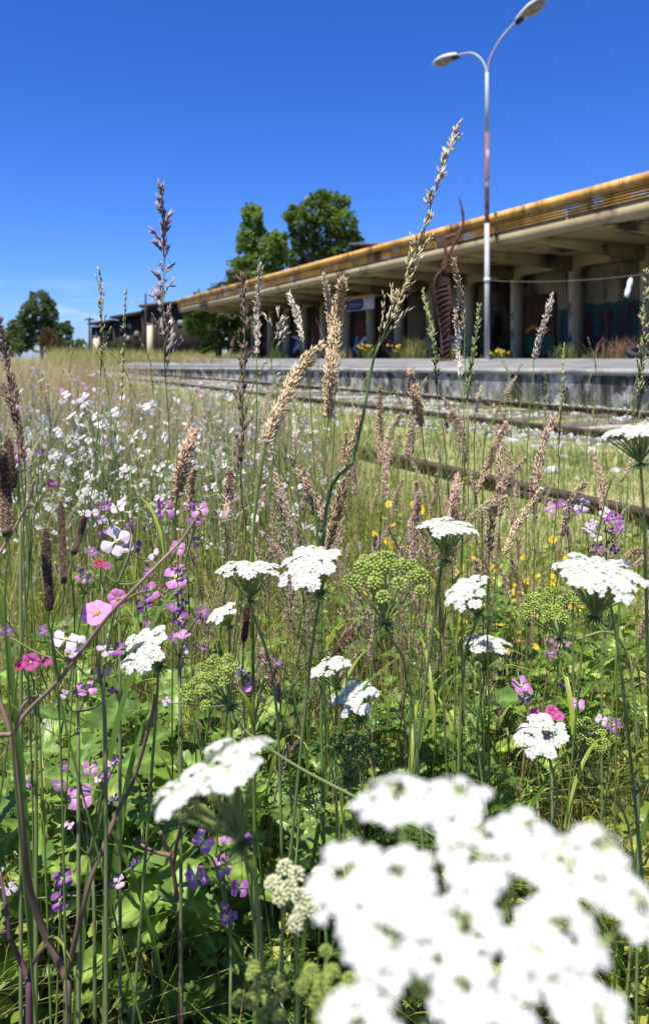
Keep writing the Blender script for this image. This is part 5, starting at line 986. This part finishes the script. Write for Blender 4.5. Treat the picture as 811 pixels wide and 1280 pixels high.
# white flower drift
SM = {k: [petal_flower(4, 1, .46, ci, co, .2, rgf, .08, .13).mesh('flower', m_petal) for _ in range(2)] for k, (ci, co) in RADC.items()}
def drift_proto(kinds, label, group, seed, hgt=.5, nf=9):
    rng = np.random.default_rng(seed); r = thing('wild_radish', label, 'wildflower', (0, 0, 0), group); mb = MB()
    tube(mb, cat([(0, 0, 0), (.01, .01, hgt*.5), (.0, .02, hgt)], 8), np.linspace(.002, .0012, 8), 4, (.14, .18, .06))
    for k in range(nf):
        a = rng.uniform(0, 6.28); rad = rng.uniform(.01, .1); z = hgt+rng.uniform(-.16, .06); p = np.array((rad*math.cos(a), rad*math.sin(a), z)); s0 = np.array((.0, .015, hgt*rng.uniform(.6, .85)))
        tube(mb, [s0, (s0+p)/2+(0, 0, .01), p], [.0011, .0008, .0006], 3, (.14, .18, .06), cap=False)
        o = bpy.data.objects.new('flower', SM[kinds[int(rng.integers(0, len(kinds)))]][k % 2]); COL.objects.link(o); o.parent = r; o.location = Vector(p); o.scale = (.0108*rng.uniform(.7, 1.2),)*3
        d = Vector(nrm(np.array((0, -.55, .7))+rng.normal(0, .45, 3))); o.rotation_mode = 'QUATERNION'; o.rotation_quaternion = d.to_track_quat('Z', 'Y')
    ob('stem', mb.mesh('stem', m_stem), r); r['h'] = hgt; return r
lw = 'white flowered wild radish in the drift filling the left of the meadow'; ll_ = 'lilac flowered wild radish scattered at the back of the white drift'
pf = [drift_proto(['white', 'white', 'pale', 'white'], lw, 'white radish drift', 60+k) for k in range(5)]
def okd(px, py, y): return py > 490+.06*abs(px-180) and (px < 300 or random.random() < .5)
fill(pf, 180, (-30, 420), (495, 650), (1.9, 6.5), rg, okd)
pf = [drift_proto(['lilac', 'lilac', 'pale', 'pink'], ll_, 'lilac radish at the back of the drift', 70+k) for k in range(4)]
fill(pf, 95, (-30, 400), (470, 545), (3.2, 9.5), rg)

# yellow flowers
YF = petal_flower(5, 1, .7, (.7, .42, .02), (.8, .56, .03), .3, rgf).mesh('flower', m_petal)
def yproto(seed, label, group):
    rng = np.random.default_rng(seed); r = thing('yellow_wildflower', label, 'wildflower', (0, 0, 0), group); mb = MB()
    for k in range(6):
        a = rng.uniform(0, 6.28); p = np.array((rng.uniform(.01, .06)*math.cos(a), .05*math.sin(a), .22+rng.uniform(-.05, .05))); tube(mb, cat([(0, 0, 0), p*.6+(0, 0, .02), p], 6), .0009, 3, (.12, .2, .04), cap=False)
        o = bpy.data.objects.new('flower', YF); COL.objects.link(o); o.parent = r; o.location = Vector(p); o.scale = (.0095*rng.uniform(.7, 1.15),)*3
        o.rotation_mode = 'QUATERNION'; o.rotation_quaternion = Vector(nrm(np.array((0, -.4, .8))+rng.normal(0, .35, 3))).to_track_quat('Z', 'Y')
    ob('stem', mb.mesh('stem', m_stem), r)
    for k in range(4): leaf_obj(OVALS[k % 3], r, (0, 0, .02+.03*k), rng.uniform(0, 6.28), .4, .05)
    return r
ypos = [(640, 803, 1.75), (655, 800, 1.75), (628, 795, 1.8), (646, 775, 1.9), (598, 760, 1.9), (588, 742, 2), (470, 765, 1.9), (745, 735, 2.0), (505, 775, 1.8), (610, 720, 2.1), (655, 720, 2.2), (500, 660, 2.2), (525, 655, 2.3), (640, 735, 2.1), (760, 740, 2.1), (480, 690, 2.2), (710, 700, 2.2)]
yp = [yproto(k, 'small yellow wildflower in the patch right of the centre', 'yellow flowers right of centre') for k in range(3)]
for k, (px, py, y) in enumerate(ypos):
    q = P(px, py, y); o = yp[k] if k < 3 else copy_tree(yp[k % 3]); sc = max(.8, q[2]/.23); o.location = Vector((q[0], q[1], 0)); o.scale = (1.1, 1.1, sc); o.rotation_euler.z = random.uniform(-.5, .5)
yp2 = yproto(9, 'yellow flowered clump in the short grass just left of the middle rail', 'yellow clumps near the rails')
for k in range(16):
    y = rg.uniform(6.5, 9); q = P(rg.uniform(395, 450), 540, y); o = yp2 if k == 0 else copy_tree(yp2); o.location = Vector((q[0], q[1], 0)); o.scale = (1.2, 1.2, .7); o.rotation_euler.z = rg.uniform(0, 6)

# ------------------------------------------------------------------ wild carrot umbels
def floret_proto(rng):
    mb = MB()
    for k in range(5):
        a = k*1.2566+rng.normal(0, .1); l_ = 1 if k < 3 else .75; ca, sa_ = math.cos(a), math.sin(a); pts = [(.05, 0, 0), (.55, .32, .12), (.98, .22, .05), (.84, 0, .1), (.98, -.22, .05), (.55, -.32, .12)]
        V = [((x*ca-y*sa_)*l_, (x*sa_+y*ca)*l_, z) for x, y, z in pts]; mb.add(V, np.array([[0, 1, 2, 3], [0, 3, 4, 5]]), (.8, .8, .77))
    return np.concatenate(mb.v), np.concatenate(mb.f)
FLO = floret_proto(np.random.default_rng(2))
def carrot_leaf(seed, c=(.1, .19, .035)):
    rng = np.random.default_rng(seed); mb = MB(); ax = lambda t: np.array((.06*math.sin(t*3+seed), t, .25*t-.45*t*t))
    tube(mb, [ax(t) for t in np.linspace(0, 1, 8)], np.linspace(.012, .004, 8), 4, np.array(c)*1.2)
    for t in np.linspace(.25, 1, 8):
        p0 = ax(t)
        for s_ in (-1, 1):
            ln = .27*math.sin(PI*min(1, (1.08-t)*1.15))**.8*(1 if t < .98 else .5); d = nrm(np.array((s_, .75, -.1+.25*rng.normal()*.5)))
            tube(mb, [p0, p0+d*ln], [.006, .003], 3, np.array(c)*1.1, cap=False)
            for u in np.linspace(.2, 1, 6):
                q = p0+d*ln*u
                for s2 in (-1, 1, 0):
                    e = nrm(d+np.cross(d, (0, 0, 1))*s2*.9+np.array((0, 0, .15))); l2 = ln*.27*(1.2-u*.5); sd_ = np.cross(e, (0, 0, 1))*l2*.2
                    mb.add([q, q+e*l2*.5+sd_, q+e*l2, q+e*l2*.5-sd_], np.array([[0, 1, 2, 3]]), np.array(c)*rng.uniform(.8, 1.25))
    return mb.mesh('leaf', m_blade)
CLEAF = [carrot_leaf(k, c) for k, c in enumerate([(.15, .26, .04), (.2, .3, .06), (.12, .21, .035)])]
def umbel(label, c, y, wpx, nv, stem, style='white', nray=22, seed=0, fill_=1.0, nl=3, dome=.14, deep=None, nflo=None, spread=1.0):
    rng = np.random.default_rng(seed+900); cen = P(*c, y); R_ = wpx/2/F*y; nv = nrm(np.array(nv, float)); xa = nrm(np.cross(nv, (.2, 1, .1))); ya = np.cross(nv, xa)
    apex = cen-nv*R_*(.95 if style != 'green' else 1.0); sp_ = [P(px, py, y+dy) for px, py, dy in stem]
    base = np.array(((sp_[-1] if sp_ else apex)[0], (sp_[-1] if sp_ else apex)[1]+.02, -.01))
    r = thing('wild_carrot', label, 'wildflower', base)
    sc = (.16, .23, .07); mb = MB(); base = base+np.array((rng.normal(0, .05), rng.uniform(-.01, .05), 0)) if style != 'x' else base; q = cat([base]+(sp_[::-1] if len(sp_) > 3 else sp_[1:2])+[apex], 20); tube(mb, q, np.linspace(.0019, .0013, 20)*min(1, .45+y*.7), 7, sc); part(mb, 'stem', m_stem, r, smooth=True)
    rays, um = MB(), []
    for k in range(nray):
        rr_ = math.sqrt((k+.5)/nray)*rng.uniform(.86, 1.12); a = k*2.39996+rng.normal(0, .22)
        ru = R_*((.2 if nflo is None else .19)*rng.uniform(.75, 1.2) if style == 'white' else .17*rng.uniform(.85, 1.15))*math.sqrt(20/min(nray, 22))
        rr_ *= (1-.7*ru/R_)*spread
        top = cen+(xa*math.cos(a)+ya*math.sin(a))*R_*rr_+nv*R_*(dome*(1-rr_**2)+rng.normal(0, .035))
        tube(rays, cat([apex, apex*.5+top*.5+nv*R_*-.05*rr_, top-nv*ru*.6], 6), np.linspace(.0009, .0006, 6)*max(1, R_/.035*.8), 4, (.2, .28, .08), cap=False)
        out = nrm((top-apex)*.6+nv*R_*1.0)
        mb = MB(); n = nflo or (22 if style == 'white' else 26); th = np.arange(n)*2.4+rng.uniform(0, 6); rr2 = np.sqrt((np.arange(n)+(2.2 if nflo else .5))/(n+(1.7 if nflo else 0)))*ru
        ax_ = nrm(np.cross(out, (.3, .8, .2))); ay_ = np.cross(out, ax_)
        if style == 'white':
            T = top+(np.cos(th)*rr2)[:, None]*ax_+(np.sin(th)*rr2)[:, None]*ay_+out*(ru*(.3*(1-(rr2/ru)**2))+rng.normal(0, ru*.06, n))[:, None]
            fs = ru*(.3 if nflo is None else .37)*(.75+.5*rr2/ru)*fill_; B_ = basis(out+(T-top)/ru*.55+rng.normal(0, .16, (n, 3)), rng)
            inst(mb, *FLO, B_*fs[:, None, None], T, np.tile((.8, .8, .78), (n, 1))*rng.uniform(.94, 1.04, (n, 1)))
            m = max(4, n//4); inst(mb, ICO_V, ICO_F, np.eye(3)[None]*ru*.085*np.ones((m, 1, 1)), top+(T[:m]-top)*.45+out*ru*.2, np.tile((.64, .7, .36), (m, 1)))
            for q_ in range(0, n, 2): tube(mb, [top-out*ru*.6, T[q_]], [ru*.03, ru*.02], 3, (.25, .33, .1), cap=False)
            part(mb, 'umbellet', m_white, r)
        else:
            el = np.arccos(1-1.1*(np.arange(n)+.5)/n); D = (np.cos(th)*np.sin(el))[:, None]*ax_+(np.sin(th)*np.sin(el))[:, None]*ay_+np.cos(el)[:, None]*out
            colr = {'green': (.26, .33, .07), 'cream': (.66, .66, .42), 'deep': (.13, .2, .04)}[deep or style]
            inst(mb, ICO_V, ICO_F, np.eye(3)[None]*(ru*.2*rng.uniform(.7, 1.25, n))[:, None, None], top-out*ru*.5+D*ru*.85, np.tile(colr, (n, 1))*rng.uniform(.75, 1.2, (n, 1)))
            for q_ in range(0, n, 2): tube(mb, [top-out*ru*.7, top-out*ru*.5+D[q_]*ru*.7], [ru*.07, ru*.05], 3, np.array(colr)*.9, cap=False)
            part(mb, 'umbellet', m_seed if style == 'green' else m_white, r)
    part(rays, 'rays', m_stem, r)
    mb = MB()
    for k in range(9):
        a = k*.698; d = nrm(xa*math.cos(a)+ya*math.sin(a)-nv*.35); 
        for e in (-.35, 0, .35):
            dd = nrm(d+np.cross(d, nv)*e); t = np.linspace(0, 1, 4); ribbon(mb, apex+dd*(R_*.5*(1-.4*abs(e)))*t[:, None], .0011*(1-t*.8), np.cross(dd, nv), .1, (.12, .2, .04))
    part(mb, 'bracts', m_blade, r)
    for k in range(nl):
        t = rng.uniform(.02, .42); i = int(t*19); a = rng.uniform(0, 6.28)
        leaf_obj(CLEAF[k % 3], r, q[i], a, rng.uniform(.3, .9), rng.uniform(.06, .11))
    return r
umbel('huge blurred white umbel filling the lower right corner close to the viewer', (608, 1168), .165, 485, (.03, -.38, .93), [(600, 1330, .02), (640, 1560, .05)], nray=21, seed=1, nl=0, nflo=16, dome=.05, spread=1.0)
umbel('blurred tilted white umbel left of the huge one', (268, 968), .33, 182, (-.40, .08, .9), [(310, 1080, .03), (330, 1250, .06)], nray=18, seed=2, nl=0, dome=.08, nflo=18, spread=1.0)
umbel('edge on white umbel forming the left half of the overlapping pair', (312, 712), .74, 78, (0, .02, 1), [(322, 810, .02), (348, 920, .04)], nray=32, seed=3)
umbel('bright tilted white umbel forming the right half of the overlapping pair', (386, 708), .7, 88, (-.33, -.35, .88), [(384, 790, .02), (380, 900, .04)], nray=34, seed=4)
umbel('wide flat white umbel in the centre, right above the green one', (558, 661), .76, 80, (.03, -.02, 1), [(555, 720, .01), (540, 790, .03)], nray=34, seed=5)
umbel('large flat white umbel at the right below the violet flowers', (750, 719), .62, 116, (.08, -.18, 1), [(738, 790, .02), (775, 830, .06)], nray=38, seed=6)
umbel('tilted white umbel below right of the wide flat one in the centre', (583, 742), .72, 66, (-.5, -.25, .8), [(580, 800, .02), (575, 900, .04)], nray=28, seed=7)
umbel('small tilted white umbel between the violet flowers and the overlapping pair', (278, 766), .82, 44, (-.42, -.2, .9), [(286, 830, .02), (290, 930, .04)], nray=18, seed=8)
umbel('white umbel facing up at the left, below the radish with violet flowers', (181, 812), .72, 74, (-.38, -.5, .75), [(186, 880, .02), (190, 960, .04)], nray=28, seed=9)
umbel('thin tilted white umbel just above the low middle one', (412, 834), .8, 58, (-.35, .02, 1), [(418, 890, .02), (420, 980, .04)], nray=26, seed=10)
umbel('low middle white umbel under the round green one', (443, 873), .9, 68, (-.25, -.25, .9), [(440, 930, .02), (428, 1000, .04)], nray=28, seed=11)
umbel('edge on white umbel right of the tall fuzzy spikes beside yellow flowers', (609, 806), .95, 62, (.1, .0, 1), [(606, 860, .01), (600, 960, .03)], nray=28, seed=12)
ub = umbel('tilted white umbel with a small black beetle on it', (677, 921), .8, 68, (-.42, -.45, .8), [(680, 980, .02), (686, 1050, .04)], nray=28, seed=13)
umbel('white umbel seen from the side at the right edge above the violet flowers', (793, 541), .6, 80, (-.2, .0, 1), [(800, 640, .02), (808, 760, .05)], nray=30, seed=14)
umbel('blurred cream umbel of opening buds left of the huge white one', (370, 1113), .42, 100, (-.05, -.35, .9), [(365, 1230, .02), (360, 1400, .06)], style='cream', nray=13, seed=15, nl=0)
umbel('round lime green umbel of unripe fruit in the centre', (483, 722), .64, 122, (0, -.18, 1), [(495, 830, .0), (520, 930, .03)], style='green', nray=24, seed=16, dome=.3)
umbel('slanting green umbel on a long pale stem at centre left', (262, 848), .68, 96, (-.5, -.25, .8), [(300, 908, .0), (365, 955, .0), (470, 1010, .0), (600, 1075, .0), (720, 1165, .02)], style='green', nray=20, seed=17)
umbel('loose yellow green umbel right of the centre below the near rail', (690, 755), .8, 92, (-.25, -.1, 1), [(735, 800, .0), (790, 850, .04)], style='green', nray=20, seed=18)
umbel('dark green umbel under the low middle white one', (440, 935), .78, 84, (.1, -.2, 1), [(450, 1010, .02)], style='green', deep='deep', nray=20, seed=19)  # deeper green than the other unripe umbels
umbel('pale green umbel low at the right beside the beetle umbel', (735, 920), .85, 74, (.1, -.15, 1), [(770, 1000, .02), (790, 1060, .04)], style='green', nray=18, seed=20)
umbel('blurred green umbel at the bottom left of the huge white one', (330, 1243), .38, 90, (-.1, -.3, .9), [(340, 1400, .04)], style='green', nray=11, seed=21, nl=0)
umbel('blurred green umbel on the bottom edge touching the huge white one', (410, 1235), .33, 96, (.1, -.3, .9), [(420, 1400, .05)], style='green', nray=11, seed=22, nl=0)
umbel('yellow green umbel just left of the round lime one at knee height', (105, 722), 1.1, 40, (0, -.1, 1), [(108, 800, .03)], style='green', nray=14, seed=23)
bp_ = P(683, 917, .79); be = thing('beetle', 'small black beetle sitting on the tilted white umbel', 'beetle', bp_)
mb = MB(); mb.add(ICO2_V*np.array((.0045, .003, .0028))+bp_, ICO2_F); part(mb, 'body', m_black, be, smooth=True)
mb = MB(); mb.add(ICO_V*.0019+bp_+np.array((.0052, 0, .0003)), ICO_F); part(mb, 'head', m_black, be, smooth=True)
mb = MB()
for k in range(6): s_ = -1 if k % 2 else 1; x = (-.002, .0005, .003)[k//2]; tube(mb, [bp_+np.array((x, 0, 0)), bp_+np.array((x*1.4, s_*.004, .001)), bp_+np.array((x*1.8, s_*.006, -.003))], .0004, 4)
part(mb, 'legs', m_black, be)

# ------------------------------------------------------------------ leafy undergrowth
def rosette(label, group, px, y, n, size, meshes, seed, name='leafy_weed'):
    rng = np.random.default_rng(seed); b0 = P(px, 448, y); b0[2] = 0; r = thing(name, label, 'plant', b0, group)
    for k in range(n):
        a = k*2.4+rng.normal(0, .3); el = rng.uniform(.05, .95); s_ = size*rng.uniform(.6, 1.15); h = rng.uniform(.0, .32)
        leaf_obj(meshes[int(rng.integers(0, len(meshes)))], r, b0+np.array((.03*math.cos(a), .03*math.sin(a), h)), a, el, s_)
    mb = MB(); tube(mb, [b0, b0+(0.01, 0, .12), b0+(.0, .01, .24)], [.003, .0025, .0015], 5, (.14, .16, .06)); part(mb, 'stem', m_stem, r)
    return r
for k in range(80):
    px = rg.uniform(-60, 640); y = (.93+.85*rg.uniform(0, 1)**1.4)*(1 if px < 420 else 1.12)
    rosette('bushy weed with lobed green leaves crowding the bottom of the meadow', 'lobed leafy weeds in the foreground', px, y, 11, rg.uniform(.065, .13), LEAVES, k)
for k in range(26):
    px = rg.uniform(560, 860); y = rg.uniform(1.0, 2.2)
    rosette('low weed with oval toothed leaves near the bare soil at the right', 'oval leaved weeds at the right', px, y, 11, rg.uniform(.045, .085), OVALS, 80+k)
for k in range(34):
    px = rg.uniform(420, 880) if k % 3 else rg.uniform(-40, 420); y = rg.uniform(1.0, 2.0)
    rosette('feathery leaved wild carrot plant without flowers', 'feathery carrot plants', px, y, 8, rg.uniform(.07, .14), CLEAF, 140+k, name='carrot_plant')
# broad arching blades
for k, (px, py, y, l_, az) in enumerate([(215, 935, .8, .22, 2.6), (32, 650, .72, .3, 1.9), (75, 700, .75, .26, 1.1), (370, 820, .85, .16, .8), (485, 830, .9, .16, .9), (335, 1060, .85, .2, 2.9), (300, 1170, .9, .22, -.5), (610, 905, .9, .22, .6), (455, 1020, .9, .24, 1.9), (780, 880, .9, .18, .5), (120, 900, .85, .26, 1.4), (170, 1020, .9, .24, 1.8)]):
    q = P(px, py, y); b0 = np.array((q[0], q[1]+.03, 0)); r = thing('broad_grass_blade', 'broad bright green blade arching out of the thicket, ' + ['below the left white umbel', 'left of the plantain heads', 'right of the tallest plantain', 'under the overlapping umbels', 'under the lime green umbel', 'above the cream buds', 'beside the bright pink cluster', 'left of the beetle umbel', 'behind the huge umbel', 'at the right near bare soil', 'among dark stems at left', 'behind the tilted blurred umbel'][k], 'grass blade', b0)
    t = np.linspace(0, 1, 14); d = np.array((math.cos(az), math.sin(az)*.3, 0)); top = q[2]
    pts = b0+d*(l_*t**2.2)[:, None]+np.array((0, 0, 1))*(top*(1.25*t-.32*t**4))[:, None]
    mb = MB(); ribbon(mb, pts, .005*np.clip(1.02-t**3, .05, 1), np.cross(d, (0, 0, 1))+np.array((0, .3, 0)), .3, (.09, .17, .03), (.15, .26, .05)); part(mb, 'blade', m_blade, r)
# dense ground cover of small leaves, straw litter, upright rush like stems
mb = MB(); xy = wedge(15000, .88, 3.4, -140, 940, rg, .9); xy = xy[(pdist(xy) < 2.8)&(cl_noise(xy, 7, 3)+rg.normal(0, .5, len(xy)) > -.25)]
n = len(xy); H = rg.uniform(.01, .22, n)*np.where(pxof(xy) > 620, .65, 1); T = np.concatenate([xy, H[:, None]], 1); D = rg.normal(0, 1, (n, 3)); D[:, 2] = np.abs(D[:, 2])*.35
M_ = basis(D, rg); M_ = np.stack([M_[:, :, 0]*.8, M_[:, :, 2], M_[:, :, 1]], -1)*rg.uniform(.012, .036, n)[:, None, None]
CV = np.array([(0, 0, 0), (.34, .3, .08), (.38, .62, .04), (.0, 1, -.06), (-.38, .62, .04), (-.34, .3, .08), (0, .5, -.04)]); CFc = np.array([[0, 1, 6], [1, 2, 6], [2, 3, 6], [3, 4, 6], [4, 5, 6], [5, 0, 6]])
inst(mb, CV, CFc, M_, T, np.asarray(GT)[rg.integers(0, 4, n)]*rg.uniform(.6, 1.3, (n, 1))); stuff(mb, 'ground_cover', m_leaf, 'low mat of small green leaves covering the soil between taller plants', 'ground cover')
mb = MB(); xy = wedge(9000, .88, 3.6, -140, 940, rg, .9); n = len(xy); a = rg.uniform(0, 6.28, n); D = np.stack([np.cos(a), np.sin(a), rg.normal(0, .18, n)], -1); M_ = basis(D, rg)*np.stack([np.full(n, .0035), np.full(n, .003), rg.uniform(.03, .12, n)], -1)[:, None, :]
inst(mb, SPK3_V, SPK3_F, M_, np.concatenate([xy, rg.uniform(.004, .03, (n, 1))], 1), pick(CL_STRAW+CL_TAN, n, rg)); stuff(mb, 'straw_litter', m_straw, 'dead straw and stalks lying on the soil under the plants', 'straw')
mb = MB(); xy = wedge(300, 1.25, 2.6, -80, 640, rg, 1); n = len(xy); H = rg.uniform(.3, .6, n)
for (x, y), h in zip(xy, H):
    dx, dy = rg.normal(0, .13, 2); tube(mb, [(x, y, 0), (x+dx*.4, y+dy*.4, h*.55), (x+dx, y+dy, h)], [.0016, .0013, .0006], 5, np.array(GT[int(rg.integers(0, 3))])*rg.uniform(.4, .9) if rg.uniform() < .8 else np.array(CL_STRAW[1])*.8, cap=False)
stuff(mb, 'upright_stems', m_stem, 'countless thin upright green stems standing through the meadow', 'stems')
